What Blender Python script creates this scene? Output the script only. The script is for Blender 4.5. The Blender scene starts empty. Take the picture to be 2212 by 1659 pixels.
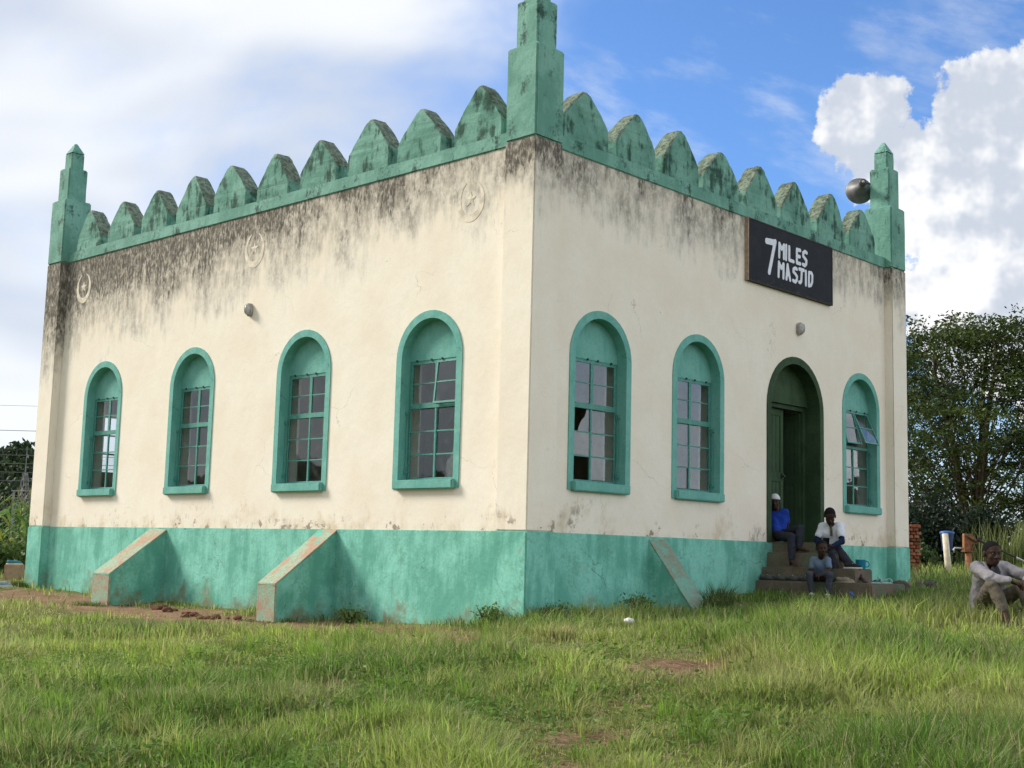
import bpy, bmesh, math, random
import numpy as np
from mathutils import Vector, Matrix
random.seed(7)
rng = np.random.default_rng(11)
R = math.radians
SC = bpy.context.scene
COL = SC.collection

# ------------------------------------------------------------------ camera
YAW, PITCH, ROLL = R(43.2424), R(7.4031), R(1.46795)
CAM = np.array([-11.0553, -10.1149, -0.2611])
fw = np.array([math.cos(YAW)*math.cos(PITCH), math.sin(YAW)*math.cos(PITCH), math.sin(PITCH)])
rt = np.array([math.sin(YAW), -math.cos(YAW), 0.0])
up = np.cross(rt, fw)
r2 = math.cos(ROLL)*rt + math.sin(ROLL)*up
u2 = -math.sin(ROLL)*rt + math.cos(ROLL)*up
cd = bpy.data.cameras.new('camera')
cd.sensor_width = 36.0
cd.lens = 2819.65/2212*36.0
cd.clip_start = 0.1
cd.clip_end = 3000
cam = bpy.data.objects.new('camera', cd)
cam.matrix_world = Matrix(((r2[0], u2[0], -fw[0], CAM[0]), (r2[1], u2[1], -fw[1], CAM[1]),
                           (r2[2], u2[2], -fw[2], CAM[2]), (0, 0, 0, 1)))
COL.objects.link(cam)
SC.camera = cam

# ------------------------------------------------------------------ node helper
class G:
    def __init__(self, nt):
        self.nt = nt
    def nd(self, t, props=None, ins=None):
        n = self.nt.nodes.new(t)
        for k, v in (props or {}).items():
            setattr(n, k, v)
        for k, v in (ins or {}).items():
            s = n.inputs[k]
            if isinstance(v, bpy.types.NodeSocket):
                self.nt.links.new(v, s)
            elif v is not None:
                s.default_value = v
        return n
    def noise(self, vec, scale, detail=4, rough=.55, dist=0.0, dim='3D'):
        return self.nd('ShaderNodeTexNoise', {'noise_dimensions': dim}, {'Vector': vec, 'Scale': scale, 'Detail': detail, 'Roughness': rough, 'Distortion': dist}).outputs[0]
    def noisec(self, vec, scale, detail=2):
        return self.nd('ShaderNodeTexNoise', None, {'Vector': vec, 'Scale': scale, 'Detail': detail}).outputs[1]
    def vor(self, vec, scale, feature='F1'):
        return self.nd('ShaderNodeTexVoronoi', {'feature': feature}, {'Vector': vec, 'Scale': scale}).outputs[0]
    def m(self, op, a, b=None, c=None, clamp=False):
        ins = {0: a}
        if b is not None: ins[1] = b
        if c is not None: ins[2] = c
        return self.nd('ShaderNodeMath', {'operation': op, 'use_clamp': clamp}, ins).outputs[0]
    def mr(self, v, a, b, c=0.0, d=1.0, kind='SMOOTHSTEP'):
        return self.nd('ShaderNodeMapRange', {'interpolation_type': kind, 'clamp': True} if kind == 'LINEAR' else {'interpolation_type': kind},
                       {0: v, 1: a, 2: b, 3: c, 4: d}).outputs[0]
    def mix(self, f, a, b, blend='MIX'):
        f3 = lambda c: (tuple(c)+(1,)) if isinstance(c, (tuple, list)) and len(c) == 3 else c
        return self.nd('ShaderNodeMix', {'data_type': 'RGBA', 'blend_type': blend}, {0: f, 6: f3(a), 7: f3(b)}).outputs[2]
    def vm(self, op, a, b=None):
        ins = {0: a}
        if b is not None: ins[1] = b
        n = self.nd('ShaderNodeVectorMath', {'operation': op}, ins)
        return n.outputs[1] if op in ('DISTANCE', 'LENGTH', 'DOT_PRODUCT') else n.outputs[0]
    def sep(self, v):
        return self.nd('ShaderNodeSeparateXYZ', None, {0: v}).outputs
    def comb(self, x, y, z):
        return self.nd('ShaderNodeCombineXYZ', None, {0: x, 1: y, 2: z}).outputs[0]
    def bump(self, h, strength=.3, dist=.02):
        return self.nd('ShaderNodeBump', None, {'Height': h, 'Strength': strength, 'Distance': dist}).outputs[0]

def new_mat(name):
    mt = bpy.data.materials.new(name)
    mt.use_nodes = True
    mt.node_tree.nodes.clear()
    g = G(mt.node_tree)
    g.out = g.nd('ShaderNodeOutputMaterial')
    g.tc = g.nd('ShaderNodeTexCoord')
    g.obj = g.tc.outputs['Object']
    g.mat = mt
    return g

def finish(g, col, rough=.85, normal=None, spec=.3, metallic=0.0, transl=None):
    c = (tuple(col)+(1,)) if isinstance(col, (tuple, list)) and len(col) == 3 else col
    ins = {'Base Color': c, 'Roughness': rough, 'Metallic': metallic, 'Specular IOR Level': spec}
    if normal is not None: ins['Normal'] = normal
    b = g.nd('ShaderNodeBsdfPrincipled', None, ins).outputs[0]
    if transl:
        t = g.nd('ShaderNodeBsdfTranslucent', None, {'Color': c}).outputs[0]
        b = g.nd('ShaderNodeMixShader', None, {0: transl, 1: b, 2: t}).outputs[0]
    g.nt.links.new(b, g.out.inputs[0])
    return g.mat

def simple(name, col, rough=.8, spec=.3, var=.15, scale=20, metallic=0.0, bump=0.0):
    g = new_mat(name)
    n = g.noise(g.obj, scale, 5)
    c = g.mix(g.mr(n, .3, .7), tuple(x*(1-var) for x in col), tuple(min(1, x*(1+var)) for x in col))
    return finish(g, c, rough, g.bump(n, bump, .01) if bump else None, spec, metallic)

# ------------------------------------------------------------------ world, sun, exposure
SUN = np.array([-1.0, 2.2, 1.62]); SUN /= np.linalg.norm(SUN)      # towards the sun
sun_el = math.asin(SUN[2])
sun_az = math.atan2(SUN[0], SUN[1])
SC.view_settings.view_transform = 'Standard'
SC.view_settings.look = 'None'
SC.view_settings.gamma = 1.0
SC.view_settings.use_curve_mapping = False
SC.view_settings.exposure = 1.2
SC.cycles.use_denoising = True
SC.cycles.denoising_input_passes = 'RGB_ALBEDO_NORMAL'
SC.cycles.denoising_prefilter = 'ACCURATE'
SC.cycles.use_adaptive_sampling = True
SC.cycles.adaptive_threshold = 0.018
SC.cycles.max_bounces = 5
SC.cycles.diffuse_bounces = 2
SC.cycles.glossy_bounces = 3
SC.cycles.transparent_max_bounces = 10
SC.render.film_transparent = False

W = bpy.data.worlds.new('World')
SC.world = W
W.cycles.sampling_method = 'MANUAL'
W.cycles.sample_map_resolution = 256
W.use_nodes = True
W.node_tree.nodes.clear()
g = G(W.node_tree)
wout = g.nd('ShaderNodeOutputWorld')
sky = g.nd('ShaderNodeTexSky', {'sky_type': 'NISHITA', 'sun_disc': False, 'sun_elevation': sun_el, 'sun_rotation': sun_az,
                                 'altitude': 300, 'air_density': 1.0, 'dust_density': .4, 'ozone_density': 1.3})
SKY_STR = 0.10
dirv = g.vm('NORMALIZE', g.nd('ShaderNodeTexCoord').outputs['Generated'])
# azimuth measured from the bearing of 43 degrees, elevation; both in radians
sx, sy, sz = g.sep(dirv)[0:3]
rx = g.m('ADD', g.m('MULTIPLY', sx, math.sin(YAW)), g.m('MULTIPLY', sy, -math.cos(YAW)))
ry = g.m('ADD', g.m('MULTIPLY', sx, math.cos(YAW)), g.m('MULTIPLY', sy, math.sin(YAW)))
az = g.m('ARCTAN2', rx, ry)
el = g.m('ARCSINE', sz)
P = g.comb(az, el, 0.0)
blue = g.mix(1.0, sky.outputs[0], (SKY_STR*.46, SKY_STR*.65, SKY_STR*.90), 'MULTIPLY')
# thin high cloud: streaked noise, most of the sky towards the sun side
warp = g.vm('ADD', dirv, g.vm('SCALE', g.vm('SUBTRACT', g.noisec(dirv, 2.2, 1), (.5, .5, .5))))
warp.node.inputs[1].links[0].from_node.inputs[3].default_value = .22
st = g.comb(g.m('MULTIPLY', g.sep(warp)[0], 1.0), g.sep(warp)[1], g.m('MULTIPLY', g.sep(warp)[2], 2.0))
thin1 = g.noise(st, 2.6, 5, .58)
thin2 = g.noise(warp, 9.0, 4, .62)
sund = g.vm('DOT_PRODUCT', dirv, tuple(SUN))
side = g.mr(g.m('ADD', az, g.m('MULTIPLY', el, -.35)), -.30, .02, 1.0, 0.0)         # sun side of the sky
side2 = g.mr(g.m('ABSOLUTE', az), .6, 1.5)
cov = g.m('ADD', g.m('MULTIPLY', side, .34), g.m('MULTIPLY', side2, .24))
hz = g.mr(el, .0, .16, .14, 0.0)
tsum = g.m('ADD', g.m('ADD', g.m('ADD', g.m('MULTIPLY', thin1, .72), g.m('MULTIPLY', thin2, .33)), cov), hz)
wv = g.comb(g.m('ADD', g.m('MULTIPLY', az, 3.0), g.m('MULTIPLY', el, -1.6)), g.m('ADD', g.m('MULTIPLY', el, 9.0), g.m('MULTIPLY', az, 3.2)), 0.0)
wisp = g.m('MULTIPLY', g.mr(g.m('ADD', g.noise(wv, 1.7, 6, .62, 0.0, '2D'), g.m('MULTIPLY', g.m('SUBTRACT', thin2, .5), .35)), .48, .80), .42)
thin = g.m('MAXIMUM', g.mr(tsum, .455, .84), wisp)
thincol = g.mix(g.mr(g.noise(st, 5.0, 2), .32, .68), (.30, .325, .37), (.435, .445, .455))
skyc = g.mix(g.m('MULTIPLY', thin, .96), blue, thincol)
# cumulus banks
def blob(px, py, r):
    a, e = (px-1106)/2819.65, (1205-py)/2819.65
    d = g.vm('DISTANCE', P, (a, e, 0.0))
    return g.m('SUBTRACT', 1.0, g.m('DIVIDE', d, r/2819.65))
dens = None
for b in ((1872, 285, 105), (1845, 240, 60), (1930, 380, 120), (2150, 330, 170), (2080, 470, 150), (2250, 270, 120), (1990, 500, 110),
          (2230, 560, 220), (2060, 640, 150), (2480, 520, 330), (2700, 560, 300), (2150, 760, 160)):
    v = blob(*b)
    dens = v if dens is None else g.m('SMOOTH_MAX', dens, v, .12)
gen = g.m('SUBTRACT', g.m('MULTIPLY', g.noise(g.comb(az, g.m('MULTIPLY', el, 2.0), 3.0), 2.1, 2, .5, 0.0, '2D'), 2.4), 1.15)     # the banks elsewhere round the horizon
gen = g.m('SUBTRACT', gen, g.m('ADD', g.mr(g.m('ABSOLUTE', az), .50, .85, 1.5, 0.0), g.mr(el, .25, .75, 0.0, 1.2)))
dens = g.m('SMOOTH_MAX', dens, gen, .1)
PW = g.vm('ADD', g.vm('SCALE', P), (0, 0, 0)); PW.node.inputs[0].links[0].from_node.inputs[3].default_value = 1.0
n1 = g.noise(P, 15.0, 7, .64, 0.0, '2D')
nA = g.noise(P, 15.0, 4, .58, 0.0, '2D')
n2 = g.noise(g.vm('ADD', P, (-.007, .011, 0.0)), 15.0, 4, .58, 0.0, '2D')
n3 = g.noise(P, 5.0, 3, .5, 0.0, '2D')
dd = g.m('ADD', dens, g.m('MULTIPLY', g.m('SUBTRACT', n1, .5), 1.75))
cum = g.mr(dd, .02, .17)
lit = g.m('ADD', g.m('MULTIPLY', g.m('SUBTRACT', nA, n2), 2.9), g.m('SUBTRACT', .88, g.m('MULTIPLY', g.mr(n3, .34, .64), .62)))
cumcol = g.mix(g.mr(lit, .1, 1.05), (.275, .30, .345), (.47, .47, .47))
skyc = g.mix(cum, skyc, cumcol)
glow = g.m('MULTIPLY', g.mr(sund, .88, 1.0, 1.0, 2.0), g.mr(sund, -.05, -.85, 1.0, 2.3))      # brighter round the veiled sun; unseen sky opposite boosted to light the front wall
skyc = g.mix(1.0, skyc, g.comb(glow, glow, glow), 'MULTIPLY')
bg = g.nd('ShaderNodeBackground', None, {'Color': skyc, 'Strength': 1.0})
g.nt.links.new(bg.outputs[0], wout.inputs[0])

sl = bpy.data.lights.new('sun', 'SUN')
sl.energy = 2.05
sl.angle = R(15)
sl.color = (1.0, .945, .855)
so = bpy.data.objects.new('sun', sl)
so.rotation_euler = Vector(SUN).to_track_quat('Z', 'Y').to_euler()
so.location = (0, 0, 20)
COL.objects.link(so)

# ------------------------------------------------------------------ numpy noise
_lat = np.random.default_rng(3).random((256, 256))
def vn(x, y, s=0):
    x = np.asarray(x, float)+s*17.13; y = np.asarray(y, float)+s*9.71
    xi, yi = np.floor(x).astype(int), np.floor(y).astype(int)
    fx, fy = x-xi, y-yi
    fx = fx*fx*(3-2*fx); fy = fy*fy*(3-2*fy)
    a = _lat[xi % 256, yi % 256]; b = _lat[(xi+1) % 256, yi % 256]
    c = _lat[xi % 256, (yi+1) % 256]; d = _lat[(xi+1) % 256, (yi+1) % 256]
    return (a*(1-fx)+b*fx)*(1-fy)+(c*(1-fx)+d*fx)*fy
def fbm(x, y, s=0, o=4):
    t = 0; a = .5; n = 0
    for i in range(o):
        t = t+a*vn(x*2**i, y*2**i, s+i); n += a; a *= .5
    return t/n

# ------------------------------------------------------------------ mesh helpers
def link(name, me, mat=None, parent=None, smooth=False):
    o = bpy.data.objects.new(name, me)
    COL.objects.link(o)
    if mat is not None and len(me.materials) == 0:
        me.materials.append(mat)
    if parent is not None: o.parent = parent
    if smooth and len(me.polygons):
        me.polygons.foreach_set('use_smooth', np.ones(len(me.polygons), bool))
    return o

def empty(name, loc=(0, 0, 0), rz=0.0):
    o = bpy.data.objects.new(name, None)
    o.empty_display_size = .2
    o.location = loc
    o.rotation_euler = (0, 0, rz)
    COL.objects.link(o)
    return o

def tag(o, label=None, cat=None, group=None, kind=None):
    for k, v in (('label', label), ('category', cat), ('group', group), ('kind', kind)):
        if v: o[k] = v
    return o

def copy_tree(o, parent=None):
    c = o.copy(); COL.objects.link(c); c.parent = parent
    for ch in list(o.children): copy_tree(ch, c)
    return c

def np_mesh(name, V, F):
    """V (n,3) floats, F a (k,3|4) int array or a list of such arrays"""
    me = bpy.data.meshes.new(name)
    V = np.asarray(V, np.float32)
    Fs = F if isinstance(F, list) else [F]
    Fs = [np.asarray(f, np.int32) for f in Fs if len(f)]
    me.vertices.add(len(V)); me.vertices.foreach_set('co', V.ravel())
    nl = sum(f.size for f in Fs); npo = sum(len(f) for f in Fs)
    me.loops.add(nl); me.loops.foreach_set('vertex_index', np.concatenate([f.ravel() for f in Fs]))
    me.polygons.add(npo)
    tot = np.concatenate([np.full(len(f), f.shape[1], np.int32) for f in Fs])
    st = np.concatenate([[0], np.cumsum(tot)[:-1]]).astype(np.int32)
    me.polygons.foreach_set('loop_start', st)
    me.update(calc_edges=True)
    me.validate()
    return me

def tint_attr(me, col):
    at = me.attributes.new('tint', 'FLOAT_COLOR', 'POINT')
    c = np.ones((len(me.vertices), 4), np.float32); c[:, :3] = col
    at.data.foreach_set('color', c.ravel())

class MB:
    """collects boxes, prisms, tubes into one mesh"""
    def __init__(self): self.v = []; self.f = []
    def add(self, vs, fs):
        o = len(self.v); self.v += [tuple(map(float, q)) for q in vs]; self.f += [tuple(i+o for i in q) for q in fs]; return self
    def box(self, a, b):
        (x0, y0, z0), (x1, y1, z1) = a, b
        return self.add([(x0, y0, z0), (x1, y0, z0), (x1, y1, z0), (x0, y1, z0), (x0, y0, z1), (x1, y0, z1), (x1, y1, z1), (x0, y1, z1)],
                        [(0, 3, 2, 1), (4, 5, 6, 7), (0, 1, 5, 4), (1, 2, 6, 5), (2, 3, 7, 6), (3, 0, 4, 7)])
    def prism(self, poly, z0, z1):
        n = len(poly)
        vs = [(x, y, z0) for x, y in poly]+[(x, y, z1) for x, y in poly]
        return self.add(vs, [tuple(range(n))[::-1], tuple(range(n, 2*n))]+[(i, (i+1) % n, n+(i+1) % n, n+i) for i in range(n)])
    def tube(self, pts, rad, n=8, cap=True):
        pts = [Vector(p) for p in pts]
        if not hasattr(rad, '__len__'): rad = [rad]*len(pts)
        rings = []; prev = None
        for i, p in enumerate(pts):
            d = (pts[min(i+1, len(pts)-1)]-pts[max(i-1, 0)]).normalized()
            if prev is None:
                a = d.orthogonal().normalized()
            else:
                a = (prev-d*prev.dot(d)).normalized()
            prev = a
            b = d.cross(a)
            rings.append([p+(a*math.cos(2*math.pi*k/n)+b*math.sin(2*math.pi*k/n))*rad[i] for k in range(n)])
        vs = [q for r_ in rings for q in r_]
        fs = [(i*n+k, i*n+(k+1) % n, (i+1)*n+(k+1) % n, (i+1)*n+k) for i in range(len(pts)-1) for k in range(n)]
        if cap: fs += [tuple(range(n))[::-1], tuple(range((len(pts)-1)*n, len(pts)*n))]
        return self.add(vs, fs)
    def mesh(self, name, bevel=0.0, seg=2, tri=False):
        me = bpy.data.meshes.new(name)
        me.from_pydata(self.v, [], self.f)
        if bevel or tri:
            bm = bmesh.new(); bm.from_mesh(me)
            if bevel:
                es = [e for e in bm.edges if len(e.link_faces) == 2 and e.calc_face_angle(0) > .5]
                bmesh.ops.bevel(bm, geom=es, offset=bevel, segments=seg, affect='EDGES', clamp_overlap=True)
            bm.to_mesh(me); bm.free()
        me.update()
        return me
    def build(self, name, mat, parent=None, bevel=0.0, smooth=False, seg=2):
        return link(name, self.mesh(name, bevel, seg), mat, parent, smooth)

def lathe(profile, n=20, axis=None, origin=(0, 0, 0)):
    """profile (r,h) along axis; returns verts, faces"""
    ax = Vector(axis or (0, 0, 1)).normalized(); a = ax.orthogonal().normalized(); b = ax.cross(a); o = Vector(origin)
    vs = [o+ax*h+(a*math.cos(2*math.pi*k/n)+b*math.sin(2*math.pi*k/n))*r for r, h in profile for k in range(n)]
    fs = [(i*n+k, i*n+(k+1) % n, (i+1)*n+(k+1) % n, (i+1)*n+k) for i in range(len(profile)-1) for k in range(n)]
    return vs, fs

def jitter(me, amp, freq=3.0, seed=0):
    n = len(me.vertices); co = np.empty(n*3, np.float32); me.vertices.foreach_get('co', co); co = co.reshape(-1, 3)
    for k in range(3):
        co[:, k] += amp*2*(fbm(co[:, 0]*freq+co[:, 2]*freq*.7+k*31+seed, co[:, 1]*freq-co[:, 2]*freq*.6+seed*1.7, k, 3)-.5)
    me.vertices.foreach_set('co', co.ravel()); me.update()

# ------------------------------------------------------------------ terrain height
CP = np.array([(0, 0, -1.07), (0, 1.1, -1.13), (-.4, 3, -1.2), (-.8, 3.7, -1.21), (-.8, 7.9, -1.17), (0, 7.6, -1.13), (0, 11.8, -1.05),
               (-3, 16, -1.05), (3, 22, -1.0), (2.6, -.6, -.89), (5.0, 0, -.72), (4.8, -1.7, -.76), (9.45, 0, -.58), (2.2, -4.6, -.79),
               (20.8, 4.6, -.53), (28, 6, -.48), (-11, -10, -1.78), (-8, 2, -1.42), (-12, 8, -1.4), (-5.5, -5.0, -1.43), (4, -12, -1.25),
               (12, -8, -.72), (-3, 3, -1.27), (-3.4, -7, -1.35), (35, 25, -.4), (-10, 30, -1.0), (40, -10, -.5), (-30, -25, -1.9), (10, 40, -.8)], float)
def _phi(r): return np.where(r > 0, r*r*np.log(np.maximum(r, 1e-9)), 0)
_n = len(CP)
_d = np.linalg.norm(CP[:, None, :2]-CP[None, :, :2], axis=2)
_A = np.zeros((_n+3, _n+3)); _A[:_n, :_n] = _phi(_d)+np.eye(_n)*.4
_A[:_n, _n:] = np.c_[np.ones(_n), CP[:, :2]]; _A[_n:, :_n] = _A[:_n, _n:].T
_sol = np.linalg.solve(_A, np.r_[CP[:, 2], 0, 0, 0])
def gz(x, y):
    x = np.atleast_1d(np.asarray(x, float)); y = np.atleast_1d(np.asarray(y, float))
    z = _sol[_n]+_sol[_n+1]*x+_sol[_n+2]*y
    for i in range(_n):
        z = z+_sol[i]*_phi(np.hypot(x-CP[i, 0], y-CP[i, 1]))
    d = np.hypot(x-3, y-3)
    k = np.clip((d-26)/22, 0, 1); k = k*k*(3-2*k)
    z = np.clip(z, -2.1, -.3)*(1-k)+(-.75)*k
    near = 1-np.clip((d-30)/20, 0, 1)
    z = z+near*((fbm(x*.9, y*.9, 5, 3)-.5)*.15*np.clip(np.minimum(np.abs(x), np.abs(y))/2, .3, 1)+(fbm(x*4, y*4, 8, 2)-.5)*.04)
    return z
def gz1(x, y): return float(gz(x, y)[0])

# ------------------------------------------------------------------ materials
def plaster_mat():
    g = new_mat('cream_plaster')
    X, Y, Z = g.sep(g.obj)[0:3]
    blot = g.noise(g.obj, 1.3, 5, .6)
    v = g.comb(g.m('MULTIPLY', X, 7.0), g.m('MULTIPLY', Y, 7.0), g.m('MULTIPLY', Z, 1.7))
    streak = g.noise(v, 1.0, 6, .65)
    fine = g.noise(g.obj, 26.0, 6, .65)
    v2 = g.comb(g.m('MULTIPLY', X, 22.0), g.m('MULTIPLY', Y, 22.0), g.m('MULTIPLY', Z, 9.0))
    speck = g.noise(v2, 1.0, 5, .7)
    base = g.mix(g.mr(blot, .3, .7), (.84, .750, .610), (.885, .815, .695))
    base = g.mix(g.m('MULTIPLY', g.mr(fine, .35, .7), .25), base, (.74, .67, .54))
    # rain-washed mildew that starts under the parapet and runs down further towards the far end
    isl = g.mr(Y, .6, 1.2)
    pil = g.m('MAXIMUM', g.mr(Y, 11.30, 11.34), g.m('MAXIMUM', g.m('MULTIPLY', g.mr(X, 8.90, 8.94), .6), g.m('MULTIPLY', g.m('MULTIPLY', g.mr(Y, .51, .48), g.mr(X, .52, .49)), .55)))
    lim = g.m('SUBTRACT', 4.24, g.m('ADD', g.m('MULTIPLY', g.mr(Y, 0.5, 11.5, 0, 1.2, 'LINEAR'), .85), g.m('MULTIPLY', pil, .35)))
    h = g.m('MULTIPLY', g.m('SUBTRACT', Z, lim), .95)
    v3 = g.comb(g.m('MULTIPLY', X, 11.0), g.m('MULTIPLY', Y, 11.0), g.m('MULTIPLY', Z, 6.5))
    mott = g.mr(g.noise(v3, 1.0, 6, .72), .36, .60)
    s1 = g.m('ADD', g.m('MULTIPLY', h, 1.15), g.m('ADD', g.m('MULTIPLY', g.m('SUBTRACT', streak, .5), 1.5), g.m('MULTIPLY', g.m('SUBTRACT', blot, .5), 2.2)))
    grey = g.m('MULTIPLY', g.mr(s1, -.55, .50), g.m('ADD', .36, g.m('MULTIPLY', mott, .48)))
    base = g.mix(grey, base, (.235, .210, .170))
    s2 = g.m('ADD', g.m('MULTIPLY', g.m('SUBTRACT', Z, g.m('ADD', lim, .22)), 1.35), g.m('ADD', g.m('MULTIPLY', g.m('SUBTRACT', speck, .5), 2.0), g.m('MULTIPLY', g.m('SUBTRACT', streak, .5), 2.4)))
    s2 = g.m('ADD', s2, g.m('MULTIPLY', g.m('SUBTRACT', blot, .5), 2.6))
    corner = g.m('MULTIPLY', g.m('MULTIPLY', g.mr(Y, .53, .49), g.mr(X, .53, .49)), g.mr(Z, 4.0, 4.7))
    s2 = g.m('ADD', s2, g.m('MULTIPLY', corner, .75))
    base = g.mix(g.m('MULTIPLY', g.m('MULTIPLY', g.mr(s2, .12, .85), g.m('ADD', .25, g.m('MULTIPLY', g.mr(speck, .36, .56), .75))), .82), base, (.050, .043, .032))
    # damp, soil splash and ochre wash above the painted base
    low = g.m('ADD', g.mr(Z, .0, .75, .75, 0.0, 'LINEAR'), g.m('ADD', g.m('MULTIPLY', g.m('SUBTRACT', g.noise(g.obj, 2.1, 6, .65), .5), 2.6), g.m('MULTIPLY', g.m('SUBTRACT', streak, .5), .9)))
    base = g.mix(g.m('MULTIPLY', g.mr(low, .55, 1.25), .62), base, (.52, .40, .23))
    low2 = g.m('ADD', g.mr(Z, .0, .9, .55, -.2, 'LINEAR'), g.m('ADD', g.m('MULTIPLY', g.m('SUBTRACT', speck, .5), 1.6), g.m('MULTIPLY', g.m('SUBTRACT', g.noise(g.obj, 1.7, 5, .6), .5), 3.2)))
    base = g.mix(g.m('MULTIPLY', g.mr(low2, .75, 1.2), .6), base, (.21, .18, .14))
    # hairline cracks
    dv = g.vm('ADD', g.obj, g.vm('SCALE', g.noisec(g.obj, 3.0, 4)))
    dv.node.inputs[1].links[0].from_node.inputs[3].default_value = .45
    crack = g.mr(g.vor(dv, .85, 'DISTANCE_TO_EDGE'), .0, .0045, 1.0, 0.0)
    cmask = g.m('MULTIPLY', crack, g.mr(g.noise(g.obj, .9, 3), .52, .62))
    base = g.mix(g.m('MULTIPLY', cmask, .42), base, (.22, .17, .12))
    flake = g.m('MULTIPLY', g.mr(Z, .05, .24, 1.0, 0.0), g.mr(g.noise(g.obj, 3.3, 6, .68), .585, .61))
    flake = g.m('MAXIMUM', flake, g.mr(g.noise(g.obj, 5.2, 5, .62), .755, .77))
    base = g.mix(g.m('MULTIPLY', flake, .8), base, (.24, .175, .13))
    hh = g.m('ADD', g.m('MULTIPLY', g.noise(g.obj, 3.0, 4), 1.0), g.m('ADD', g.m('MULTIPLY', fine, .14), g.m('MULTIPLY', cmask, -.25)))
    return finish(g, base, .92, g.bump(hh, .17, .05), .15)
PLASTER = plaster_mat()

def green_mat(name, c0, c1, dark, damp=0.0, streaks=.5, wear=.3, soil=True):
    g = new_mat(name)
    X, Y, Z = g.sep(g.obj)[0:3]
    b = g.noise(g.obj, 1.5, 6, .62)
    v = g.comb(g.m('MULTIPLY', X, 6.0), g.m('MULTIPLY', Y, 6.0), g.m('MULTIPLY', Z, 1.4))
    stn = g.noise(v, 1.0, 6, .66)
    fine = g.noise(g.obj, 30.0, 5, .65)
    base = g.mix(g.mr(g.m('ADD', g.m('MULTIPLY', b, .55), g.m('MULTIPLY', stn, .45)), .41, .58), c0, c1)
    base = g.mix(g.m('MULTIPLY', g.mr(fine, .4, .75), .22), base, tuple(x*.6 for x in c0))
    d1 = g.m('ADD', g.m('MULTIPLY', g.m('SUBTRACT', stn, .5), 2.2), g.m('ADD', g.m('MULTIPLY', g.m('SUBTRACT', g.noise(g.obj, 3.2, 5, .6), .5), 2.4), g.m('MULTIPLY', g.m('SUBTRACT', fine, .5), 1.0)))
    base = g.mix(g.m('MULTIPLY', g.mr(d1, .06, .66), streaks), base, dark)
    if wear:
        w = g.mr(g.m('ADD', g.noise(g.obj, 5.5, 7, .7), g.m('MULTIPLY', g.m('SUBTRACT', b, .5), .4)), .66, .72)
        base = g.mix(g.m('MULTIPLY', w, wear), base, (.42, .30, .20))
    if damp:
        lowm = g.m('ADD', g.mr(Z, -1.15, -.45, .95, 0.0, 'LINEAR'), g.m('ADD', g.m('MULTIPLY', g.m('SUBTRACT', g.noise(g.obj, 2.6, 6, .65), .5), 2.6), g.m('MULTIPLY', g.m('SUBTRACT', stn, .5), .9)))
        base = g.mix(g.m('MULTIPLY', g.mr(lowm, .55, 1.25), damp), base, (.20, .17, .085))
    dv = g.vm('ADD', g.obj, g.vm('SCALE', g.noisec(g.obj, 3.0, 4)))
    dv.node.inputs[1].links[0].from_node.inputs[3].default_value = .4
    crack = g.mr(g.vor(dv, 1.3, 'DISTANCE_TO_EDGE'), .0, .008, 1.0, 0.0)
    cm = g.m('MULTIPLY', crack, g.mr(g.noise(g.obj, 1.1, 3), .5, .62))
    base = g.mix(g.m('MULTIPLY', cm, .45), base, (.03, .06, .045))
    hh = g.m('ADD', g.noise(g.obj, 3.5, 4), g.m('ADD', g.m('MULTIPLY', fine, .16), g.m('MULTIPLY', cm, -.3)))
    return finish(g, base, .8, g.bump(hh, .4, .045), .25)
GREEN_BASE = green_mat('plinth_green_paint', (.120, .385, .290), (.235, .590, .470), (.080, .260, .170), damp=.85, streaks=.50, wear=.45)
GREEN_TOP = green_mat('parapet_green_paint', (.115, .280, .215), (.190, .390, .310), (.018, .060, .042), damp=0, streaks=.95, wear=.14)
GREEN_WIN = green_mat('window_green_paint', (.125, .370, .310), (.180, .440, .375), (.08, .26, .2), damp=0, streaks=.30, wear=0)
GREEN_STEEL = simple('window_steel_green', (.075, .27, .22), .55, .4, .18, 40)
GREEN_DOOR = green_mat('door_dark_green', (.026, .056, .024), (.045, .085, .038), (.014, .028, .014), damp=0, streaks=.4, wear=.05)
def buttress_mat(ca=(.30, .43, .31), cb=(.42, .29, .20)):
    g = new_mat('worn_buttress_top')
    n = g.noise(g.obj, 4.5, 7, .68); f = g.noise(g.obj, 30, 5, .65)
    c = g.mix(g.mr(n, .42, .58), ca, cb)
    c = g.mix(g.m('MULTIPLY', g.mr(f, .4, .75), .45), c, (.16, .12, .08))
    return finish(g, c, .9, g.bump(g.m('ADD', n, g.m('MULTIPLY', f, .4)), .5, .03), .15)
BUTT_TOP = buttress_mat()
def concrete_mat(name, c0, c1, c2):
    g = new_mat(name)
    n = g.noise(g.obj, 3.0, 7, .65); f = g.noise(g.obj, 36, 5, .65)
    c = g.mix(g.mr(n, .38, .62), c0, c1)
    c = g.mix(g.m('MULTIPLY', g.mr(f, .45, .75), .5), c, c2)
    c = g.mix(g.m('MULTIPLY', g.mr(g.noise(g.obj, 1.6, 5), .5, .66), .5), c, (.10, .17, .10))
    return finish(g, c, .93, g.bump(g.m('ADD', n, g.m('MULTIPLY', f, .4)), .5, .03), .15)
STEP = concrete_mat('step_concrete', (.125, .115, .080), (.18, .135, .100), (.06, .05, .036))
ROOFM = concrete_mat('roof_concrete', (.2, .2, .19), (.3, .29, .27), (.1, .1, .1))
INNER = simple('interior_plaster', (.56, .50, .41), .9, .1, .08, 3)
FLOORM = simple('interior_floor', (.16, .13, .10), .9, .1, .2, 4)
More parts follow.
